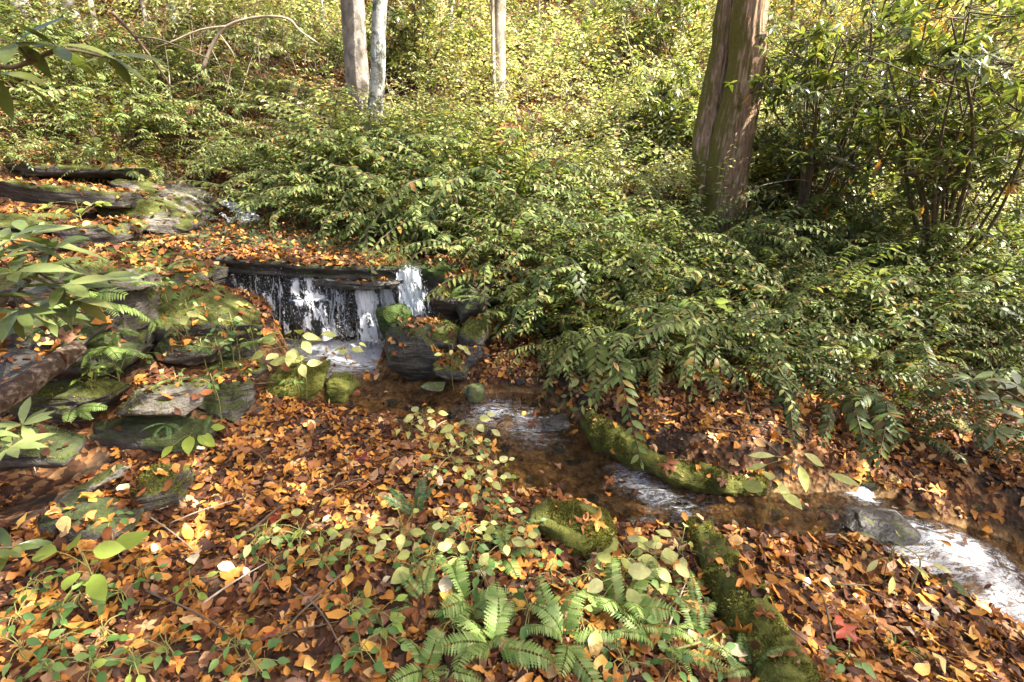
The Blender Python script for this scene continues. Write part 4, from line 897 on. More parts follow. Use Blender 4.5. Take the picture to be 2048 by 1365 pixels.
for x, y in fill([(-2.75, 6.65), (-1.7, 6.25), (-1.0, 5.7), (-.35, 5.35), (-.1, 7.2), (-.7, 8.1), (-3.2, 8.6), (-3.2, 7.7)], .56, .16, 3):
    thick_bush('ferny shrub %s the capstone, %s' % ('right behind' if y < 7.1 else 'uphill behind', 'beside the upper cascade' if x < -2.3 else ('in front of the paired trunks' if x < -1.2 else 'right of the grass tuft')), x, y, 'thicket behind the capstone', 32, 1.75, lean=(.1, -1) if y < 7.2 else (0, 0))
for x, y in fill([(-7.6, 6.9), (-5.6, 7.0), (-4.2, 7.9), (-3.4, 8.2), (-4.0, 9.6), (-8.5, 9.8)], .62, .2, 4):
    if y < 8.3 and abs(x + 4.3) < .55: continue
    thick_bush('dull green shrub above the tilted strata, %s' % (('close to them' if y < 8.4 else 'farther uphill') + (' at the left edge' if x < -6 else ' towards the paired trunks')), x, y, 'shrubs above the tilted strata', 22, 1.5)
for x, y in [(-5.9, 6.8), (-5.3, 7.1), (-5.1, 7.6), (-6.6, 6.8), (-6.3, 6.3), (-6.0, 6.5), (-5.5, 6.7), (-4.9, 6.9), (-7.0, 6.6)]:
    thick_bush('low shrub overhanging the tilted strata ledges', x, y, 'low shrubs on the strata', 18, .95, lean=(.2, -1))
for x, y in [(-5.2, 8.4), (-4.7, 8.6), (-4.2, 8.5), (-3.7, 8.2), (-3.3, 7.8), (-2.95, 7.35), (-2.7, 7.0), (-3.0, 8.2), (-5.5, 7.7), (-5.0, 7.9)]:
    thick_bush('evergreen shrub crowding the head of the upper cascade, %s' % ('on its right' if x > -3.5 else 'on its left' if x < -4.8 else 'straight above it'), x, y, 'shrubs around the upper cascade', 26, 1.6)
# shrubs farther up the slope: one mesh each, same plant
def bush_mesh(seed, nb, LL, mat):
    r = random.Random(seed); Vs, Ls, Ts, mi, off = [], [], [], [], 0
    for k in range(nb):
        V, l, t, ns = spray(seed * 100 + k, r.uniform(.6, 1.25), R(r.uniform(55, 92)), R(r.uniform(-60, 40)), 17, LL, mat, 6)
        a = r.uniform(0, 2 * math.pi); Rm = np.array(Matrix.Rotation(a, 3, 'Z')); V = V @ Rm.T + (r.gauss(0, .3), r.gauss(0, .3), 0)
        Vs.append(V); Ls.append(l + off); Ts.append(t); mi += [0] * ns + [1] * (len(t) - ns); off += len(V)
    return mesh_arr('hillside_shrub', np.vstack(Vs), (np.concatenate(Ls).astype(np.int32), np.concatenate(Ts).astype(np.int32)), [M['twig'], M[mat]], mi=mi)
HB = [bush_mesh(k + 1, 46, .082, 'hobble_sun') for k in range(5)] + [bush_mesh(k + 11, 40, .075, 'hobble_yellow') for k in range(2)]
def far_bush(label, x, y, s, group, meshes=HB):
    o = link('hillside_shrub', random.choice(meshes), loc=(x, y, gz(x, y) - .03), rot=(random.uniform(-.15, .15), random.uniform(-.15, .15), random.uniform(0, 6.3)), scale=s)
    tag(o, label, 'shrub', group)
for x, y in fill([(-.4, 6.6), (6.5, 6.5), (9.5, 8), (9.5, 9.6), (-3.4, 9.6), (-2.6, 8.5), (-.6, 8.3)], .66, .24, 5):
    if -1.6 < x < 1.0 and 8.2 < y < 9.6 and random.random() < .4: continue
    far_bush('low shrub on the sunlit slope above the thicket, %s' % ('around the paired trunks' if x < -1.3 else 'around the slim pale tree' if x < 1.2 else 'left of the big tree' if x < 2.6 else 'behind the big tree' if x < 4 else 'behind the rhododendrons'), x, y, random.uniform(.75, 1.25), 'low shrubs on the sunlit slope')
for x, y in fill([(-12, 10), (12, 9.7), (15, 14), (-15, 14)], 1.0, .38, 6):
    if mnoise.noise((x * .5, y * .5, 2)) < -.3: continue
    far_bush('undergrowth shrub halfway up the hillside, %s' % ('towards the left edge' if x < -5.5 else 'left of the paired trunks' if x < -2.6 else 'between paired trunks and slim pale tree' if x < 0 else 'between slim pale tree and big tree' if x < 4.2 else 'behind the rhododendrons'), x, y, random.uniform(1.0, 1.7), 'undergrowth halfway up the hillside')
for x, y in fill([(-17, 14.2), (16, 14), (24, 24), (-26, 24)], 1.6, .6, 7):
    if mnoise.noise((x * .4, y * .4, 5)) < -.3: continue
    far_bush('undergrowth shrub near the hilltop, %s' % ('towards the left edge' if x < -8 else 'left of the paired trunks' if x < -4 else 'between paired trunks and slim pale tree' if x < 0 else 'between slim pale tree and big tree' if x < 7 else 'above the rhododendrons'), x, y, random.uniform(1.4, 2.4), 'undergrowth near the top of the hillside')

M['yellowing'] = leaf_mat('yellowing_leaves', [(0, (0.20, 0.20, 0.04)), (0.5, (0.36, 0.32, 0.07)), (0.8, (0.48, 0.34, 0.07)), (1, (0.50, 0.24, 0.05))], 0.5, 0.45, 0.3, 0.2)
def small_crown(seed, n=900):
    r = np.random.default_rng(seed); cl = r.normal(size=(22, 3)) * (.75, .75, .6); c = cl[r.integers(0, 22, n)] + r.normal(size=(n, 3)) * (.26, .26, .12)
    d = r.normal(size=(n, 3)); d[:, 2] = d[:, 2] * .4 - .3; Mx = basis(d, r.normal(size=(n, 3)) * .4 + (0, 0, 1)) * (.12 * r.uniform(.6, 1.3, n))[:, None, None]
    V, ff = scatter_arrays([LQ], np.zeros(n, int), Mx, c); return mesh_arr('crown', V, ff, M['yellowing'])
SCR = [small_crown(1), small_crown(2), small_crown(3)]
for k, (u, v, y, h, cs) in enumerate([(60, 110, 12.5, 1.8, 1.2), (190, 100, 13, 1.7, 1.3), (300, 120, 13.5, 1.6, 1.1), (420, 60, 15, 2.0, 1.3), (30, 160, 10.5, 1.7, .9), (560, 40, 16, 1.8, 1.2), (640, 50, 14, 1.6, 1.0), (880, 50, 15, 1.9, 1.1), (1070, 70, 13, 2.0, .9), (1160, 30, 17, 2.0, 1.3), (1290, 60, 15, 1.8, 1.2), (1430, 60, 14, 1.8, 1.2), (1620, 110, 13, 1.9, 1.3), (1780, 160, 11.5, 1.6, 1.2), (1900, 150, 12, 2.0, 1.4), (2020, 180, 11, 1.8, 1.2)]):
    p = at(u, v, y=y); p.z = gz(p.x, p.y) - .05
    t = empty('understory_tree', p); tag(t, 'small understory tree with yellowing leaves near the top of the hillside', 'tree', 'understory trees on the upper hillside')
    me, o, P = trunk_mesh('trunk', [p, p + Vector((.08, 0, h * .6)), p + Vector((0, .05, h * 1.3))], [.04, .03, .012], 'bark_thin', sides=10, n=14, amp=.003, origin=p); link('trunk', me, parent=t)
    link('crown', SCR[k % 3], parent=t, loc=(0, 0, h), rot=(0, 0, k), scale=cs)

# ================================================================== RHODODENDRONS
RL = [leaf_tpl(1, .30, 5, .18, .35, peak=.5), leaf_tpl(1, .27, 5, .25, .6, peak=.52), leaf_tpl(1, .32, 5, .1, .15, peak=.5)]
def whorl(seed, n, LL, mat, droop=(.1, .7)):
    r = random.Random(seed); D, Nn, S = [], [], []
    for k in range(n):
        a = 2 * math.pi * (k + r.uniform(-.25, .25)) / n; dz = -r.uniform(*droop) if k % 4 else r.uniform(.1, .6)
        D.append((math.cos(a), math.sin(a), dz)); Nn.append((math.cos(a) * .3 * dz, 0, 1)); S.append(LL * r.uniform(.7, 1.15))
    V, ff = scatter_arrays(RL, [r.randrange(3) for _ in range(n)], basis(np.array(D, float), np.array(Nn, float)) * np.array(S)[:, None, None], np.zeros((n, 3)) + (0, 0, 0))
    return mesh_arr('leaf_whorl', V, ff, M[mat])
def leaf_spray(seed, nw, LL, mat):
    r = random.Random(seed); Vs, Ls, Ts, mi, off = [], [], [], [], 0
    for k in range(nw):
        e = Vector((r.uniform(.12, .42), r.uniform(-.24, .24), r.uniform(-.12, .22))); V, Fc = tube_arrays(smooth_path([(0, 0, 0), e * .5 + Vector((0, 0, -.03)), e], 5), lerp_list([.005, .0025], 5), 4, cap=False)
        Vs.append(np.array(V)); Ls.append(np.array([i for f in Fc for i in f]) + off); Ts.append(np.full(len(Fc), 4)); mi += [0] * len(Fc); off += len(V)
        n = r.randrange(7, 11); D, Nn, S = [], [], []
        for q in range(n):
            a = 2 * math.pi * (q + r.uniform(-.25, .25)) / n; dz = -r.uniform(.0, .75) if q % 4 else r.uniform(.1, .6)
            D.append((math.cos(a), math.sin(a), dz)); Nn.append((math.cos(a) * .3 * dz, 0, 1)); S.append(LL * r.uniform(.65, 1.15))
        V, (lo, to) = scatter_arrays(RL, [r.randrange(3) for _ in range(n)], basis(np.array(D, float), np.array(Nn, float)) * np.array(S)[:, None, None], np.zeros((n, 3)) + np.array(e))
        Vs.append(V); Ls.append(lo + off); Ts.append(to); mi += [1] * len(to); off += len(V)
    return mesh_arr('leaf_spray', np.vstack(Vs), (np.concatenate(Ls).astype(np.int32), np.concatenate(Ts).astype(np.int32)), [M['stem'], M[mat]], mi=mi)
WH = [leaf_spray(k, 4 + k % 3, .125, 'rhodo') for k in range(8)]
OLD = mesh_arr('old_leaf', RL[1].V * .13, [tuple(RL[1].loops[s:s + c]) for s, c in zip(np.r_[0, np.cumsum(RL[1].tot)[:-1]], RL[1].tot)], M['rhodo_old'])
def rhodo(label, base, tips, seed, tipn=8, spread=.62, whs=WH, ws=1.0, old=.08):
    t = empty('rhododendron', base); tag(t, label, 'shrub', 'rhododendrons at the upper right'); r = random.Random(seed); b = Vector((0, 0, 0)); TW = []
    for tp in tips:
        e = Vector(tp) - Vector(base); m = e * .5 + Vector((r.uniform(-.2, .2), r.uniform(-.2, .2), r.uniform(-.1, .25)))
        P = smooth_path([b, m, e], 14); V, Fc = tube_arrays(P, lerp_list([.026, .014, .006], 14), 6); link('stem', mesh_arr('stem', V, Fc, M['stem']), parent=t)
        for k in range(tipn):
            q = P[r.randrange(7, 15)]; f = q + Vector((r.gauss(0, spread * .5), r.gauss(0, spread * .5), r.gauss(.05, spread * .4)))
            V, Fc = tube_arrays([q, q.lerp(f, .5) + Vector((0, 0, -.02)), f], [.006, .005, .004], 4, cap=False); TW.append((V, Fc))
            link('leaf_spray', whs[r.randrange(len(whs))], parent=t, loc=f, rot=(r.uniform(-.5, .5), r.uniform(-.7, .5), r.uniform(0, 6.3)), scale=ws * r.uniform(.75, 1.15))
            if r.random() < old * 3: link('old_leaf', OLD, parent=t, loc=f, rot=(R(r.uniform(-110, -60)), r.uniform(-.4, .4), r.uniform(0, 6.3)), scale=ws)
    Vs, Fs, off = [], [], 0
    for V, Fc in TW: Vs += V; Fs += [tuple(i + off for i in f) for f in Fc]; off += len(V)
    tag(link('twigs', mesh_arr('twigs', np.array([tuple(v) for v in Vs]), Fs, M['stem']), parent=t), kind='stuff')
    return t
def tipsin(u0, u1, v0, v1, y0, y1, n, seed):
    r = random.Random(seed); return [at(r.uniform(u0, u1), r.uniform(v0, v1), y=r.uniform(y0, y1)) for _ in range(n)]
def gpt(u, v, y): p = at(u, v, y=y); p.z = gz(p.x, p.y) - .03; return p
rhodo('tall rhododendron with dark whorled leaves just right of the big tree', gpt(1600, 470, 6.0), tipsin(1585, 1800, -40, 330, 5.4, 7.0, 15, 1), 1)
rhodo('wide rhododendron leaning into the picture from the upper right', gpt(1900, 470, 5.2), tipsin(1760, 2080, -60, 300, 4.4, 6.0, 18, 2), 2)
rhodo('rhododendron with yellowing leaves behind at the top right', gpt(1780, 420, 7.5), tipsin(1600, 2000, -60, 220, 6.6, 8.2, 14, 3), 3, old=.16)
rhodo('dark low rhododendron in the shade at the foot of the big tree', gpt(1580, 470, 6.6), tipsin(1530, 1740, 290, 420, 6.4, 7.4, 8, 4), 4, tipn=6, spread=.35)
rhodo('rhododendron with drooping yellowish leaves above the sunlit slope', gpt(1330, 150, 11.5), tipsin(1200, 1400, -30, 130, 10.5, 12, 10, 5), 5, spread=.6, ws=1.15, old=.2)
rhodo('small rhododendron between the slim pale tree and the big tree', gpt(1330, 350, 8.2), tipsin(1290, 1390, 160, 300, 7.8, 8.6, 8, 6), 6, tipn=8, spread=.3)
rhodo('rhododendron in shadow behind the lichen-crusted tree', gpt(830, 190, 11), tipsin(760, 920, 0, 150, 10.2, 11.6, 10, 7), 7, spread=.5)

# plants whose leaves can be told apart: every leaf is an object
def tmesh(name, t, s, mat):
    st = np.r_[0, np.cumsum(t.tot)[:-1]]; return mesh_arr(name, t.V * s, [tuple(t.loops[a:a + c]) for a, c in zip(st, t.tot)], M[mat])
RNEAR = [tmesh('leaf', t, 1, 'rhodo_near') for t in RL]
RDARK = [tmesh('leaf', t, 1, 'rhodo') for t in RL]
def put_leaf(parent, meshes, base, d, n, L, r, name='leaf'):
    Mx = basis(np.array([d], float), np.array([n], float))[0] * L
    o = link(name, meshes[r.randrange(len(meshes))], parent=parent); m = Matrix([list(Mx[i]) + [base[i]] for i in range(3)] + [[0, 0, 0, 1]])
    o.matrix_basis = m; return o
def leafy_branch(name, label, cat, pts, rad, whorls, meshes, LL, seed, mat='stem', old=0):
    """stem along pts; whorls = [(point, count)]"""
    base = Vector(pts[0]); t = empty(name, base); tag(t, label, cat); r = random.Random(seed)
    P = smooth_path(pts, 24); V, Fc = tube_arrays([p - base for p in P], lerp_list(rad, 24), 7); link('stem', mesh_arr('stem', V, Fc, M[mat]), parent=t)
    for (wp, n, tilt) in whorls:
        q = min(P, key=lambda p: (p - wp).length); ax = (wp - q); tw = t
        if ax.length > .02:
            V, Fc = tube_arrays(smooth_path([q - base, (q + wp) / 2 - base + Vector((0, 0, -.01)), wp - base], 6), lerp_list([.006, .003], 6), 5); tw = link('twig', mesh_arr('twig', V, Fc, M[mat]), parent=t)
        for k in range(n):
            a = 2 * math.pi * (k + r.uniform(-.25, .25)) / n; d = Vector((math.cos(a), math.sin(a), r.uniform(-.55, .35) if k % 3 else r.uniform(.2, .6))) + Vector(tilt)
            put_leaf(tw, meshes, wp - base, d, (r.uniform(-.2, .2), -.45 + r.uniform(-.2, .2), 1), LL * r.uniform(.7, 1.15), r)
    return t
leafy_branch('rhododendron', 'near rhododendron with long leathery leaves over the left bank', 'shrub', [at(-120, 760, y=1.7), at(-40, 640, y=1.8), at(60, 560, y=1.9), at(110, 500, y=2.0)], [.014, .012, .009, .006],
    [(at(110, 495, y=2.0), 8, (0, 0, 0)), (at(130, 570, y=1.95), 9, (.2, 0, -.1)), (at(30, 545, y=1.75), 8, (0, 0, 0)), (at(40, 620, y=1.8), 9, (.1, 0, -.35)), (at(150, 600, y=2.0), 7, (.3, 0, -.2)), (at(20, 480, y=1.9), 7, (0, 0, .1)), (at(-10, 590, y=1.7), 7, (0, 0, 0)), (at(70, 500, y=2.2), 7, (0, 0, 0)), (at(90, 535, y=1.9), 8, (.1, 0, 0)), (at(0, 520, y=1.8), 7, (0, 0, 0)), (at(90, 620, y=1.95), 8, (.2, 0, -.3)), (at(60, 470, y=2.1), 7, (0, 0, .1)), (at(190, 560, y=2.1), 6, (.3, 0, 0))], RNEAR, .165, 1)
leafy_branch('rhododendron', 'dark rhododendron sprig hanging in at the top left corner', 'shrub', [at(-80, 110, y=1.35), at(20, 135, y=1.4), at(120, 100, y=1.45), at(215, 115, y=1.5)], [.008, .006, .005, .003],
    [(at(30, 85, y=1.35), 6, (0, 0, 0)), (at(112, 92, y=1.4), 8, (0, 0, -.2)), (at(218, 110, y=1.5), 8, (0, 0, -.2)), (at(-10, 150, y=1.3), 6, (0, 0, -.3))], RDARK, .125, 2)
leafy_branch('rhododendron', 'rhododendron sprig at the left edge beside the dead log', 'shrub', [at(-90, 900, y=1.5), at(-20, 880, y=1.55), at(40, 860, y=1.6)], [.008, .006, .004],
    [(at(45, 850, y=1.6), 8, (.2, 0, .1)), (at(20, 895, y=1.5), 7, (.2, 0, -.1)), (at(-30, 870, y=1.5), 6, (0, 0, 0))], RNEAR, .125, 3)
leafy_branch('rhododendron', 'dark green sprig at the lower left edge of the near bank', 'shrub', [at(-90, 1130, y=1.25), at(-20, 1100, y=1.3), at(30, 1095, y=1.35)], [.006, .005, .003],
    [(at(25, 1095, y=1.35), 7, (.2, 0, 0)), (at(-20, 1110, y=1.3), 6, (0, 0, 0))], RDARK, .12, 4)
leafy_branch('rhododendron', 'rhododendron sprig with broad leaves at the right edge by the stream', 'shrub', [at(2120, 860, y=2.9), at(2040, 800, y=2.9), at(1980, 770, y=2.95), at(1940, 765, y=3.0)], [.010, .008, .006, .004],
    [(at(1945, 762, y=3.0), 8, (-.1, 0, 0)), (at(2000, 800, y=2.9), 8, (0, 0, 0)), (at(2035, 770, y=2.85), 7, (0, 0, 0)), (at(1990, 860, y=2.85), 7, (0, -.2, -.3)), (at(2050, 840, y=2.8), 7, (0, 0, 0))], RNEAR, .15, 5)

OV = [leaf_tpl(1, .62, 6, .12, .25, peak=.42, sharp=.85), leaf_tpl(1, .56, 6, .18, .45, peak=.45, sharp=.9), leaf_tpl(1, .68, 6, .05, .15, peak=.40, sharp=.8)]
PT = [leaf_tpl(1, .50, 6, .2, .4, peak=.38, sharp=1.1), leaf_tpl(1, .58, 8, .15, .3, peak=.36, sharp=1.0, serr=.14), leaf_tpl(1, .46, 6, .25, .7, peak=.4, sharp=1.1)]
POINTED = {k: [tmesh('leaf', t, 1, k) for t in PT] for k in ('pale', 'lime', 'green')}
LEAVES = {k: [tmesh('leaf', t, 1, k) for t in OV] for k in ('pale', 'lime', 'green')}
NARROW = {k: [tmesh('leaf', t, 1, k) for t in RL] for k in ('pale', 'lime', 'green')}
def seedling(label, u, v, y, n, LL, mat, seed, hgt=.12, spread=.09, group=None, shape=LEAVES, name='seedling', dirx=0.0, flat=.0):
    p = at(u, v, y=y); b = Vector((p.x, p.y, min(gz(p.x, p.y), p.z - .02))) if p.z - gz(p.x, p.y) < .5 else p - Vector((0, 0, hgt))
    t = empty(name, b); tag(t, label, 'plant', group); r = random.Random(seed); top = p - b
    V, Fc = tube_arrays(smooth_path([(0, 0, 0), top * .5 + Vector((r.uniform(-.02, .02), 0, 0)), top], 8), lerp_list([.003, .002], 8), 5); link('stem', mesh_arr('stem', V, Fc, M['greenstem']), parent=t)
    for k in range(n):
        a = 2.4 * k + r.uniform(-.4, .4); rad = spread * math.sqrt((k + .6) / n); q = top + Vector((math.cos(a) * rad + dirx * k / n, math.sin(a) * rad, r.uniform(-.05, .02) - .15 * rad))
        m = top * r.uniform(.45, .95); V, Fc = tube_arrays(smooth_path([m, (m + q) / 2 + Vector((0, 0, .012)), q], 5), [.0015] * 6, 4, cap=False); sk = link('leaf_stalk', mesh_arr('leaf_stalk', V, Fc, M['greenstem']), parent=t)
        put_leaf(sk, shape[mat], q, (math.cos(a), math.sin(a), r.uniform(-.6, .15)), (r.uniform(-.2, .2), -.6 + r.uniform(-.2, .2), 1), LL * r.uniform(.65, 1.15), r)
    return t
seedling('pale yellow-green seedling in front of the plunge pool', 590, 672, 3.15, 13, .105, 'pale', 1, spread=.20)
seedling('pale seedling with one big hanging leaf over the mossy boulder', 600, 715, 3.05, 5, .12, 'pale', 2, spread=.10)
seedling('three yellowish leaves on a thin stem against the white foam', 690, 690, 3.4, 4, .085, 'pale', 3, spread=.10)
seedling('fresh green seedling at the foot of the stone ledge', 385, 858, 2.55, 8, .11, 'lime', 4, spread=.13)
seedling('big lime-green leaves over the lower left bank', 165, 1105, 1.45, 6, .115, 'lime', 5, spread=.10)
seedling('pale broad-leaved seedling in the litter left of the ferns', 765, 1105, 1.82, 9, .115, 'pale', 6, spread=.16)
seedling('pale broad-leaved seedling right of the olive moss cushion', 1255, 1110, 1.75, 10, .12, 'pale', 7, spread=.17)
seedling('cluster of pale leaves hanging over the lower cascade', 1790, 1090, 1.95, 8, .115, 'pale', 8, spread=.17, shape=NARROW)
seedling('pale seedling with four pointed leaves at the bottom edge', 772, 1325, 1.28, 5, .10, 'pale', 9, spread=.06)
seedling('small pale seedling at the water edge of the near bank', 845, 818, 2.85, 9, .07, 'pale', 10, spread=.10)
seedling('yellowish seedling leaves beside the riffle', 945, 838, 2.75, 6, .08, 'pale', 11, spread=.13)
seedling('long pale leaves arching over the mossy log', 1590, 905, 2.25, 6, .16, 'pale', 12, spread=.16, shape=NARROW)
seedling('single large pale leaf with small ones above the stream', 1545, 975, 2.15, 4, .125, 'pale', 13, spread=.07)
seedling('pale leaves beside the dark leaf-topped boulder', 905, 690, 3.6, 6, .075, 'pale', 14, spread=.10)
seedling('heart-leaved vine sprawling on the thicket', 1415, 600, 3.75, 9, .105, 'lime', 15, spread=.20)
seedling('heart-leaved vine with yellowing leaves lower on the thicket', 1420, 720, 3.55, 8, .10, 'lime', 16, spread=.2)
seedling('pale leaves hanging from the thicket above the leafy far bank', 1180, 745, 3.45, 6, .085, 'pale', 17, spread=.12)
seedling('yellow-green leaves above the capstone on the right', 705, 455, 5.9, 9, .13, 'lime', 18, spread=.24)
seedling('small green seedling on the mossy left ledge', 150, 400, 4.6, 10, .09, 'lime', 19, spread=.22)
seedling('little vine with pale leaves on the big mossy boulder', 360, 625, 3.05, 6, .07, 'pale', 20, spread=.11)
seedling('pale leaves at the near right bank below the cascade', 1620, 1290, 1.45, 4, .12, 'pale', 21, spread=.1, shape=NARROW)
seedling('pale leafy sprig in the litter above the dark fern', 900, 910, 2.45, 12, .06, 'pale', 22, spread=.17)
seedling('pale leafy sprig beside the withered stalks', 975, 930, 2.4, 10, .055, 'pale', 23, spread=.14)
for k, (u, v, n, L_, lb) in enumerate([(860, 1125, 9, .075, 'pale sprig at the left of the fern patch'), (935, 1075, 10, .06, 'pale small-leaved sprig above the fern patch'), (1010, 1095, 9, .065, 'pale sprig touching the moss cushion'), (805, 1075, 8, .07, 'pale sprig below the dark fern'),
    (1310, 1135, 8, .085, 'pale seedling beside the long mossy log'), (1365, 1105, 7, .08, 'pale seedling at the stream end of the mossy log'), (880, 880, 9, .06, 'pale sprig on the near bank facing the riffle'), (935, 905, 9, .055, 'second pale sprig facing the riffle'), (960, 975, 9, .055, 'pale sprig at the red-brown stalks'),
    (820, 860, 9, .06, 'pale sprig at the top of the near bank'), (1240, 1175, 8, .09, 'broad pale leaves below the right seedling'), (720, 1085, 7, .08, 'pale leaves left of the broad-leaved seedling'), (530, 1075, 9, .05, 'yellow-green clover-like sprig on the open litter'), (600, 1085, 10, .045, 'fresh green sprig on the open litter')]):
    q = gplace(u, v); seedling(lb, u, v - 30 * 1.7 / q.y, q.y - .04, n, L_, 'pale' if k < 14 else 'lime', 500 + k, spread=.11, shape=POINTED if k % 2 else LEAVES)
# low ground plants
r_ = random.Random(12); GC = [(60, 1180), (110, 1230), (30, 1250), (160, 1210), (40, 1310), (120, 1300), (200, 1280), (90, 1355), (180, 1345), (240, 1200), (150, 1170), (330, 1310), (260, 1330), (330, 1200), (380, 1185), (280, 1150), (410, 1210), (510, 1085), (560, 1080), (600, 1095), (640, 1075), (470, 1300), (430, 1330), (500, 1340), (220, 1050), (800, 1060), (850, 1075), (900, 1050), (940, 1080), (985, 1060), (760, 1290), (800, 1010), (960, 1010), (1000, 1020), (1020, 1110), (860, 1130), (1180, 1160), (1220, 1190), (1150, 1200), (1290, 1150), (1330, 1170), (700, 1230), (760, 1240), (880, 900), (930, 880), (860, 950), (900, 960), (960, 900), (1000, 950), (680, 1060), (590, 770), (430, 690), (450, 660), (480, 700), (1700, 1330), (1760, 1270), (1380, 1190), (540, 1140), (740, 1150), (790, 1120), (830, 1150), (880, 1170), (920, 1130), (960, 1160), (1000, 1160), (1100, 1150), (1060, 1230), (980, 1230), (900, 1260), (1160, 1250), (1200, 1290), (1280, 1260), (1340, 1230), (780, 1190), (700, 1120), (950, 1100), (870, 1020), (1050, 1060), (1440, 1320), (1560, 1290), (640, 1130), (720, 1310), (1110, 1340), (1250, 1340), (1350, 1345), (330, 600), (370, 610), (410, 625), (460, 640), (500, 665), (350, 660), (400, 690), (440, 720), (320, 565), (285, 720), (230, 740), (180, 750), (350, 760), (420, 760), (480, 750), (250, 520), (200, 530), (300, 500), (140, 560)]
for i, (u, v) in enumerate(GC):
    if i % 3 == 1 and u > 300 and v > 850: continue
    p = gplace(u, v); left = u < 450 and v > 1100
    if v < 850:
        dv = (at(u, v, y=10) - Vector((0, 0, CAM_Z))).normalized(); hit = sbvh.ray_cast(Vector((0, 0, CAM_Z)), dv)[0]; p = hit if hit is not None else p
    seedling('low green plant in the leafy patch at the lower left corner' if left else ('low green plant on the near bank, %s' % ('in the fern patch at the bottom' if v > 1200 and u > 690 else 'around the pale seedling and ferns' if 690 < u <= 1040 and v > 1000 else 'by the withered stalks' if u > 690 and v <= 1000 else 'between moss cushion and moss ridge' if u <= 1400 and u > 1040 else 'below the cascade' if u > 1400 else 'in the open leaf litter') if v > 850 else 'low green plant on the mossy boulders by the pool'), u, v - 22 * 1.6 / p.y, p.y - .03, r_.randrange(6, 10), r_.uniform(.036, .058), 'green' if r_.random() < .85 else 'lime', 300 + i,
             spread=.075, group='green ground plants at the lower left' if left else ('green ground plants on the near bank' if v > 850 else 'green plants by the pool'), name='ground_plant', shape=POINTED)

# ================================================================== FERNS, GRASS
def frond(seed, L, npair, PL, mat, lacy, arch=(70, -25)):
    r = random.Random(seed); segs = 14; p = Vector((0, 0, 0)); P = [p.copy()]
    for i in range(segs):
        th = R(arch[0] + (arch[1] - arch[0]) * ((i + .5) / segs)); p = p + Vector((math.cos(th), 0, math.sin(th))) * (L / segs); P.append(p.copy())
    V, Fc = tube_arrays(P, lerp_list([.003, .0012], segs), 3, cap=False); ns = len(Fc); D, Nn, T, S = [], [], [], []
    pt = leaf_tpl(1, .30 if lacy else .22, 12 if lacy else 3, .1, .35, peak=.32 if lacy else .25, serr=.55 if lacy else 0, sharp=.7)
    for k in range(npair):
        t = .16 + .84 * k / npair; x = t * segs; i = min(int(x), segs - 1); q = P[i].lerp(P[i + 1], x - i); tg = (P[i + 1] - P[i]).normalized(); s = Vector((0, 1, 0)); up = tg.cross(s) * -1
        if up.z < 0: up = -up
        f = (math.sin(math.pi * min(1, (t - .05) * .62 + .30)) if lacy else (1.0 if t < .6 else 1 - (t - .6) / .42)) * r.uniform(.9, 1.08)
        for sg in (-1, 1):
            D.append(s * sg + tg * .32 - up * r.uniform(.0, .22)); Nn.append(up + s * sg * .15); T.append(q); S.append(max(.15, f) * PL)
    Vl, (lo, to) = scatter_arrays([pt], np.zeros(len(D), int), basis(np.array(D), np.array(Nn)) * np.array(S)[:, None, None], np.array(T))
    return mesh_arr('frond', np.vstack([V, Vl]), (np.concatenate([np.array([i for f in Fc for i in f]), lo + len(V)]).astype(np.int32), np.concatenate([np.full(ns, 4), to]).astype(np.int32)), [M['greenstem'], M[mat]], mi=[0] * ns + [1] * len(to))
FB = [frond(k, 1.0, 17, .26, 'fern_bright', True, (62 - 6 * k, -18 - 8 * k)) for k in range(3)]
FD = [frond(10 + k, 1.0, 30, .125, 'fern_dark', False, (68 - 6 * k, -10 - 10 * k)) for k in range(3)]
FL = [frond(20 + k, 1.0, 28, .14, 'fern_bright', False, (50 - 6 * k, -20 - 10 * k)) for k in range(2)]
def fern(label, u, v, y, n, L, ms, seed, az=None, spread=math.pi, group=None, tilt=0, ground_=True):
    p = at(u, v, y=y); t = empty('fern', p); tag(t, label, 'fern', group); r = random.Random(seed)
    for k in range(n):
        a = (az if az is not None else 0) + (2 * (k + .5) / n - 1) * spread + r.uniform(-.2, .2)
        link('frond', r.choice(ms), parent=t, rot=(r.uniform(-.55, .55), R(r.uniform(-28, 18) + tilt), a), scale=(L * r.uniform(.65, 1.2), L * r.uniform(.6, 1.0), L * r.uniform(.7, 1.2)))
def fern_g(label, u, v, n, L, ms, seed, **k):
    fern(label, u, v, gplace(u, v).y, n, L, ms, seed, **k)
fern_g('bright lacy fern at the bottom edge in the middle', 985, 1300, 7, .248, FB, 1)
fern_g('bright lacy fern left of the blue-green sprig', 935, 1215, 6, .248, FB, 2)
fern_g('bright lacy fern at the bottom edge right of the middle', 1130, 1290, 7, .257, FB, 4)
fern_g('bright lacy fern under the moss cushion', 1010, 1120, 5, .210, FB, 5)
fern_g('bright green fern below the pale right seedling', 1240, 1230, 6, .248, FB, 6)
fern_g('narrow sword fern with long straight fronds near the bottom right of the patch', 1310, 1300, 6, .323, FL, 7)
fern_g('sword fern lying against the moss ridge', 1400, 1290, 5, .314, FL, 8, az=2.2, spread=1.6)
fern_g('small bright fern with arching fronds at the left of the patch', 850, 1210, 5, .248, FL, 9, az=2.4, spread=1.4)
fern_g('low fern at the bottom edge right of the sword ferns', 1500, 1345, 5, .228, FL, 18)
fern_g('small lacy fern at the bottom edge beside the pale seedling', 850, 1345, 5, .190, FB, 19)
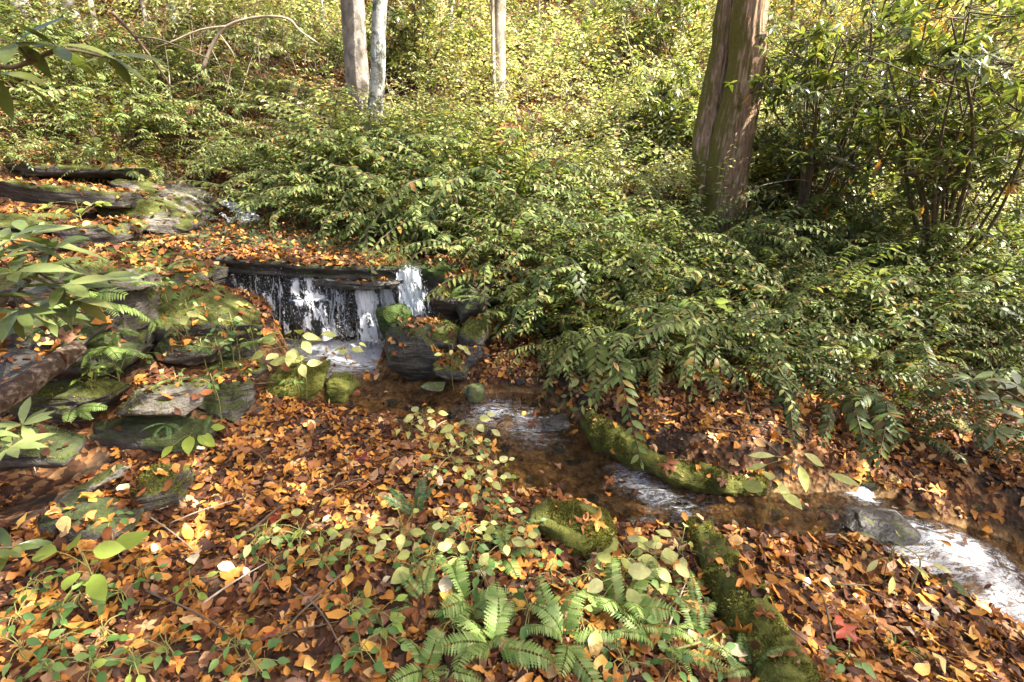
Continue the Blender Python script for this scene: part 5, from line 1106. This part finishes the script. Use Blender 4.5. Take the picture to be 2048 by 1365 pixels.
fern_g('dark green fern standing among brown stalks on the near bank', 835, 1035, 5, .248, FD, 10, az=1.8, spread=1.5)
fern_g('small dark fern below the standing dark fern', 880, 1095, 4, .210, FD, 11)
fern('green fern hanging over the left bank below the near rhododendron', 175, 610, 2.6, 6, .30, FB, 12, az=-.6, spread=1.4, tilt=20)
fern('fern with narrow fronds on the grey upright block', 250, 575, 2.8, 6, .26, FL, 13, az=-.3, spread=1.6)
fern('small fern drooping in the dark gap beside the big mossy boulder', 235, 665, 2.8, 5, .22, FL, 14, az=-1.0, spread=1.0, tilt=35)
fern('fern clinging to the lower face of the stone ledge', 335, 850, 2.42, 4, .17, FD, 15, az=-1.2, spread=1.0, tilt=30)
fern('little fern on top of the leaf-topped boulder', 900, 600, 4.0, 5, .24, FL, 16, az=-.4, spread=1.8)
fern('fern at the mossy ledge stone beside the dead log', 150, 820, 2.35, 4, .16, FB, 17, az=-.8, spread=1.2, tilt=20)
fern('fern frond hanging over the upper cascade', 520, 400, 6.5, 5, .45, FL, 20, az=-1.4, spread=1.0, tilt=25)
fern('fern tucked between the upright block and the big mossy boulder', 312, 640, 2.95, 5, .24, FL, 31, az=-.9, spread=1.2, tilt=20)
fern('small bright fern at the right end of the big mossy boulder', 520, 690, 3.1, 5, .18, FB, 32, az=-1.0, spread=1.5)
fern('fern over the leafy shelf above the dead log', 215, 700, 2.65, 5, .22, FB, 33, az=-1.2, spread=1.4, tilt=10)
fern('fern on the leafy slope beside the near rhododendron', 330, 540, 3.6, 5, .26, FL, 34, az=-.8, spread=1.6)
fern('fern at the foot of the grey ledge stone', 425, 830, 2.6, 4, .18, FD, 35, az=-1.0, spread=1.3, tilt=10)
def grass(label, p, n, L, seed, mat='grass', group=None):
    r = random.Random(seed); t = empty('grass_tuft', p); tag(t, label, 'grass', group); Vs, Fs = [], []; off = 0
    for k in range(n):
        a = r.uniform(0, 6.28); ln = L * r.uniform(.5, 1.2); d = Vector((math.cos(a), math.sin(a), 0)); s = Vector((-d.y, d.x, 0)) * .003
        for j in range(7):
            tt = j / 6; q = d * ln * (.75 * tt ** 1.3) + Vector((0, 0, ln * (1.0 * tt - 1.15 * tt * tt))) + d * .02; ww = 1 - tt * .9; Vs += [tuple(q - s * ww), tuple(q + s * ww)]
        for j in range(6): b = off + 2 * j; Fs.append((b, b + 1, b + 3, b + 2))
        off += 14
    link('blades', mesh_arr('blades', np.array(Vs), Fs, M[mat]), parent=t)
grass('grass tuft drooping over the waterfall lip', at(782, 522, y=4.5), 60, .34, 1)
grass('grass tuft behind the waterfall lip', at(800, 495, y=4.9), 40, .34, 2)
grass('thin grass standing on the stream side of the moss cushion', at(1178, 1030, y=2.15), 50, .10, 3)
grass('grass tuft below the right bank of the cascade', gplace(1790, 1300), 30, .14, 4)

# ================================================================== BRANCHES AND TWIGS
def stick(name, label, pts, r0, r1, mat, group=None, subs=(), n=24):
    P = smooth_path(pts, n); b = P[0]; t = empty(name, b); tag(t, label, 'branch', group)
    V, Fc = tube_arrays([p - b for p in P], [r * (1 + .15 * mnoise.noise((i * .7, r0 * 99, 1))) for i, r in enumerate(lerp_list([r0, r1], n))], 7); link('stem', mesh_arr('stem', V, Fc, M[mat]), parent=t)
    for sp in subs:
        V, Fc = tube_arrays([p - b for p in smooth_path(sp, 12)], lerp_list([r1 * 1.2, r1 * .4], 12), 5); link('twig', mesh_arr('twig', V, Fc, M[mat]), parent=t)
    return t
stick('bare_branch', 'pale bare branch arching over the thicket at upper left', [at(405, 140, y=7.0), at(425, 90, y=7.0), at(455, 52, y=7.0), at(520, 34, y=7.0), at(575, 38, y=7.0), at(600, 62, y=7.0), at(640, 90, y=7.2)], .022, .010, 'paletwig',
      subs=[[at(455, 52, y=7.0), at(400, 60, y=6.9), at(340, 85, y=6.8), at(310, 95, y=6.8)], [at(440, 70, y=7.0), at(462, 100, y=6.9), at(470, 118, y=6.9)]])
stick('bare_branch', 'dark straight branch slanting down through the upper left', [at(225, 25, y=5.5), at(270, 75, y=5.7), at(320, 140, y=5.9), at(345, 180, y=6.0)], .018, .009, 'twig', subs=[[at(270, 75, y=5.7), at(320, 80, y=5.6), at(400, 110, y=5.6), at(440, 130, y=5.7)]])
stick('bare_branch', 'pale fallen branch crossing the shaded shrubs right of the big tree', [at(1665, 312, y=5.6), at(1700, 330, y=5.5), at(1730, 342, y=5.5)], .018, .012, 'paletwig', subs=[[at(1660, 345, y=5.5), at(1700, 310, y=5.5), at(1740, 275, y=5.6)]])
stick('bare_branch', 'long thin pale sapling branch in the lower thicket', [at(1500, 385, y=5.9), at(1530, 370, y=5.8), at(1600, 360, y=5.8), at(1650, 378, y=5.8)], .006, .003, 'paletwig')
stick('bare_branch', 'thin pale stem leaning over the right near bank', [at(1350, 1300, y=1.3), at(1430, 1270, y=1.4), at(1510, 1200, y=1.6)], .005, .003, 'greenstem')
stick('bare_branch', 'thin bent stem standing over the lower cascade', [at(1815, 1250, y=1.9), at(1822, 1180, y=1.9), at(1840, 1120, y=1.95), at(1790, 1085, y=1.95)], .005, .003, 'greenstem')
r_ = random.Random(21)
for i, (u, v) in enumerate([(345, 1080), (420, 1030), (620, 1240), (640, 1255), (560, 1030), (760, 900), (700, 980), (520, 930), (880, 860), (1350, 1230), (1600, 1180), (1650, 1240), (1700, 1180), (1430, 870), (1560, 920), (560, 780), (330, 950), (60, 940), (240, 1110), (690, 1165), (1820, 1240), (480, 1180), (560, 1290), (1540, 1250), (380, 1240)]):
    p = gplace(u, v); a = r_.uniform(-.9, 1.2); d = Vector((math.cos(a), math.sin(a), 0)) * r_.uniform(.08, .22); z0 = lambda q: Vector((q.x, q.y, gz(q.x, q.y) + .035))
    stick('fallen_twig', 'thin fallen twig lying on the leaf litter', [z0(p - d), z0(p) + Vector((r_.uniform(-.02, .02), r_.uniform(-.02, .02), .01)), z0(p + d)], r_.uniform(.003, .006), .002, r_.choice(['twig', 'paletwig', 'stem']), 'fallen twigs on the leaf litter', n=10)
for i in range(64):   # bare stems on the sunlit slope
    u, v, y = r_.uniform(300, 1380), r_.uniform(20, 330), 0
    p = gplace(u, v)
    e = p + Vector((r_.uniform(-.7, .7), r_.uniform(-.3, .3), r_.uniform(.5, 1.7)))
    stick('dead_stalk', 'thin bare stem sticking out of the hillside undergrowth', [p, (p + e) / 2 + Vector((r_.uniform(-.15, .15), 0, .1)), e], .009, .003, r_.choice(['paletwig', 'twig', 'paletwig']), 'bare stems on the hillside', n=10)
# withered brown leaf stalks
WB = [tmesh('withered_leaf', leaf_tpl(1, .4, 5, .5, 1.3, twist=1.5, wav=.2, seed=k), 1, 'litter_brown') for k in range(3)]
for k, (u, v, y, n, h, lb) in enumerate([(860, 900, 2.55, 7, .20, 'withered brown leafy stalk above the dark fern'), (1000, 985, 2.2, 6, .16, 'withered red-brown stalk at the stream edge of the near bank'), (1370, 700, 3.6, 22, .40, 'dead brown leaf curtain hanging in the front of the thicket'), (1385, 770, 3.45, 14, .25, 'dead brown leaves below the hanging leaf curtain')]):
    t = empty('withered_plant', at(u, v, y=y) - Vector((0, 0, h / 2))); tag(t, lb, 'plant'); r = random.Random(k)
    V, Fc = tube_arrays([(0, 0, 0), (.01, 0, h * .5), (0, .01, h)], [.004, .003, .002], 5); link('stem', mesh_arr('stem', V, Fc, M['stem']), parent=t)
    for j in range(n): put_leaf(t, WB, Vector((r.uniform(-.08, .08), r.uniform(-.06, .06), h * r.uniform(.2, 1))), (r.uniform(-.6, .6), r.uniform(-.6, .6), -1), (r.uniform(-1, 1), -1, r.uniform(-.3, .6)), r.uniform(.06, .10), r, 'withered_leaf')

# ================================================================== LEAF LITTER
SV = np.vstack(SOL_V); SF = np.vstack(SOL_F); SID = np.concatenate(SOL_ID)
bvh = BVHTree.FromPolygons([tuple(v) for v in SV.tolist()], [tuple(f) for f in SF.tolist()])
LT = [leaf_tpl(1, .58, 5, .25, .6, wav=.12, seed=1), leaf_tpl(1, .50, 5, .1, -.9, wav=.14, seed=2), leaf_tpl(1, .62, 5, .5, .4, wav=.14, twist=.8, seed=3), leaf_tpl(1, .42, 5, .6, 1.5, wav=.12, twist=-1.0, seed=4),
      leaf_tpl(1, .66, 5, -.3, .9, peak=.4, wav=.18, seed=5), leaf_tpl(1, .45, 6, .9, 2.0, wav=.15, twist=.7, serr=.2, seed=6), maple_tpl(1.5, .35, 1), maple_tpl(1.4, .5, 2), maple_tpl(1.3, .4, 3, 3), maple_tpl(1.5, .6, 4), leaf_tpl(1.2, .5, 10, .3, .8, serr=.35, wav=.15, seed=7)]
FT = [leaf_tpl(1, .6, 3, .2, .5), leaf_tpl(1, .5, 3, .2, -.6), leaf_tpl(1, .7, 3, .3, .9)]
LP, LN = [], []
def drop(x, y, r, prob):
    loc, nor, i, d = bvh.ray_cast(Vector((x, y, 30)), Vector((0, 0, -1)))
    if loc is None: return
    if nor.z < 0: nor = -nor
    inf = SOL_INFO[SID[i]]
    if nor.z < .45 or r.random() > inf['leaf'] * prob * (1 if nor.z > .75 else .5): return
    if inf['name'] == 'ground':
        if bilin(sd_, x, y) > .03:
            if r.random() > .05: return
            if r.random() < .5: loc = Vector((x, y, bilin(wl_, x, y) + .012))
    LP.append(loc); LN.append(nor); return True
r_ = random.Random(33)
def litter_mesh(name, tpls, wts, smin, smax, tilt, lift, seed):
    P = np.array([tuple(p) for p in LP]); Nn = np.array([tuple(n) for n in LN]); n = len(P); r = np.random.default_rng(seed)
    nn = Nn + r.normal(size=(n, 3)) * tilt; nn /= np.linalg.norm(nn, axis=1)[:, None]
    d = r.normal(size=(n, 3)); d -= nn * (d * nn).sum(1)[:, None]
    w_ = np.array(wts, float) / sum(wts); S = r.uniform(smin, smax, n); Mx = basis(d, nn)
    T = P + nn * r.uniform(lift[0], lift[1], n)[:, None] - Mx[:, :, 1] * (S * .5)[:, None]
    return scatter_arrays(tpls, r.choice(len(tpls), n, p=w_), Mx * S[:, None, None], T)
for _ in range(46000):
    x, y = r_.uniform(-4.3, 4.4), .75 + 4.2 * r_.random() ** 1.15
    u, v = px((x, y, 0))
    if not -250 < u < 2300 or v > 1500: continue
    k = 1.0
    if x > .9 and y > 3.5: k = .5
    if x < -1.6 and 2.7 < y < 4.4: k = .7
    if x < 0.3 and x > -2.8 and 1.2 < y < 3.1: k = 1.0
    drop(x, y, r_, k)
V, ff = litter_mesh('leaf_litter', LT, [5, 5, 4, 4, 4, 4, 1.2, 1.2, .8, 1.0, 1.6], .030, .084, .38, (.002, .028), 1)
tag(link('leaf_litter', mesh_arr('leaf_litter', V, ff, M['litter'])), 'orange and brown fallen leaves carpeting the stream banks and ledges', 'leaves', kind='stuff')
LP, LN = [], []
for _ in range(16000):
    x, y = r_.uniform(-3.6, 3.6), .75 + 3.0 * r_.random() ** 1.2
    u, v = px((x, y, 0))
    if -150 < u < 2200 and v < 1450: drop(x, y, r_, .9)
BT = [Tpl([(-.035, 0, 0), (.035, 0, 0), (.02, 1, .08), (-.03, 1, .05)], [(0, 1, 2, 3)]), Tpl([(-.2, 0, 0), (.25, .1, .05), (.1, .6, .1)], [(0, 1, 2)]), Tpl([(-.02, 0, 0), (.03, 0, .02), (.18, .6, .05), (.1, 1, .1)], [(0, 1, 2), (0, 2, 3)])]
V, ff = litter_mesh('debris', BT, [2, 2, 1], .015, .05, .4, (.004, .04), 8)
tag(link('leaf_debris', mesh_arr('leaf_debris', V, ff, M['litter_brown'])), 'crumbs of rotted leaf and twig scattered on the banks', 'debris', kind='stuff')
LP, LN = [], []
for _ in range(32000):
    x, y = r_.uniform(-8.5, 9), 4.9 + 8 * r_.random() ** 1.3
    if abs(x) > y * 1.25 + .8: continue
    drop(x, y, r_, .9 if y < 6.9 else .75)
V, ff = litter_mesh('leaf_litter', LT[:6], [1] * 6, .045, .085, .38, (.005, .03), 2)
tag(link('hillside_leaf_litter', mesh_arr('hillside_leaf_litter', V, ff, M['litter'])), 'fallen leaves scattered over the capstone and lower hillside', 'leaves', kind='stuff')
LP, LN = [], []
for _ in range(20000):
    y = 11 + 14 * r_.random() ** 1.2; x = r_.uniform(-1.2, 1.2) * y
    drop(x, y, r_, .8)
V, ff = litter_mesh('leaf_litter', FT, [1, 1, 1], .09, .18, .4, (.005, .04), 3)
tag(link('far_leaf_litter', mesh_arr('far_leaf_litter', V, ff, M['litter_sunlit'])), 'fallen leaves on the upper hillside', 'leaves', kind='stuff')
# the fallen leaves that show largest are things of their own
KINDS = [('orange oval fallen leaf lying on the near bank litter', 'litter_orange', LT[:5], 34), ('yellow oval fallen leaf lying on the near bank litter', 'litter_yellow', LT[:5], 26), ('pale tan fallen leaf lying on the near bank litter', 'litter_pale', LT[:5], 14),
         ('brown lobed fallen leaf lying on the near bank litter', 'litter_brown', LT[6:], 16), ('dark brown oval fallen leaf lying on the near bank litter', 'litter_brown', LT[:6], 22), ('red lobed fallen leaf lying on the near bank litter', 'litter_red', LT[6:], 5)]
KM = [[tmesh('fallen_leaf', t, 1, mt) for t in tp] for _, mt, tp, _ in KINDS]
cnt = 0; r_ = random.Random(77)
while cnt < 300:
    x, y = r_.uniform(-2.4, 2.4), 1.0 + 1.7 * r_.random() ** 1.3; u, v = px((x, y, -.05))
    if not (10 < u < 2040 and 880 < v < 1360): continue
    LP, LN = [], []
    if not drop(x, y, r_, 1) or bilin(sd_, x, y) > -.02: continue
    k = r_.choices(range(len(KINDS)), [q[3] for q in KINDS])[0]; n = np.array(LN[0]) + np.array([r_.gauss(0, .22) for _ in range(3)]); d = np.array([r_.gauss(0, 1) for _ in range(3)]); d -= n * d.dot(n) / n.dot(n)
    S = r_.uniform(.05, .095); Mx = basis(d[None], n[None])[0]; o = link('fallen_leaf', r_.choice(KM[k]))
    T = np.array(LP[0]) + n * r_.uniform(.022, .042) - Mx[:, 1] * S * .5
    o.matrix_basis = Matrix([list(Mx[i] * S) + [T[i]] for i in range(3)] + [[0, 0, 0, 1]])
    tag(o, KINDS[k][0], 'leaf', KINDS[k][0].split(' lying')[0].replace('leaf', 'leaves') + ' on the near bank'); cnt += 1
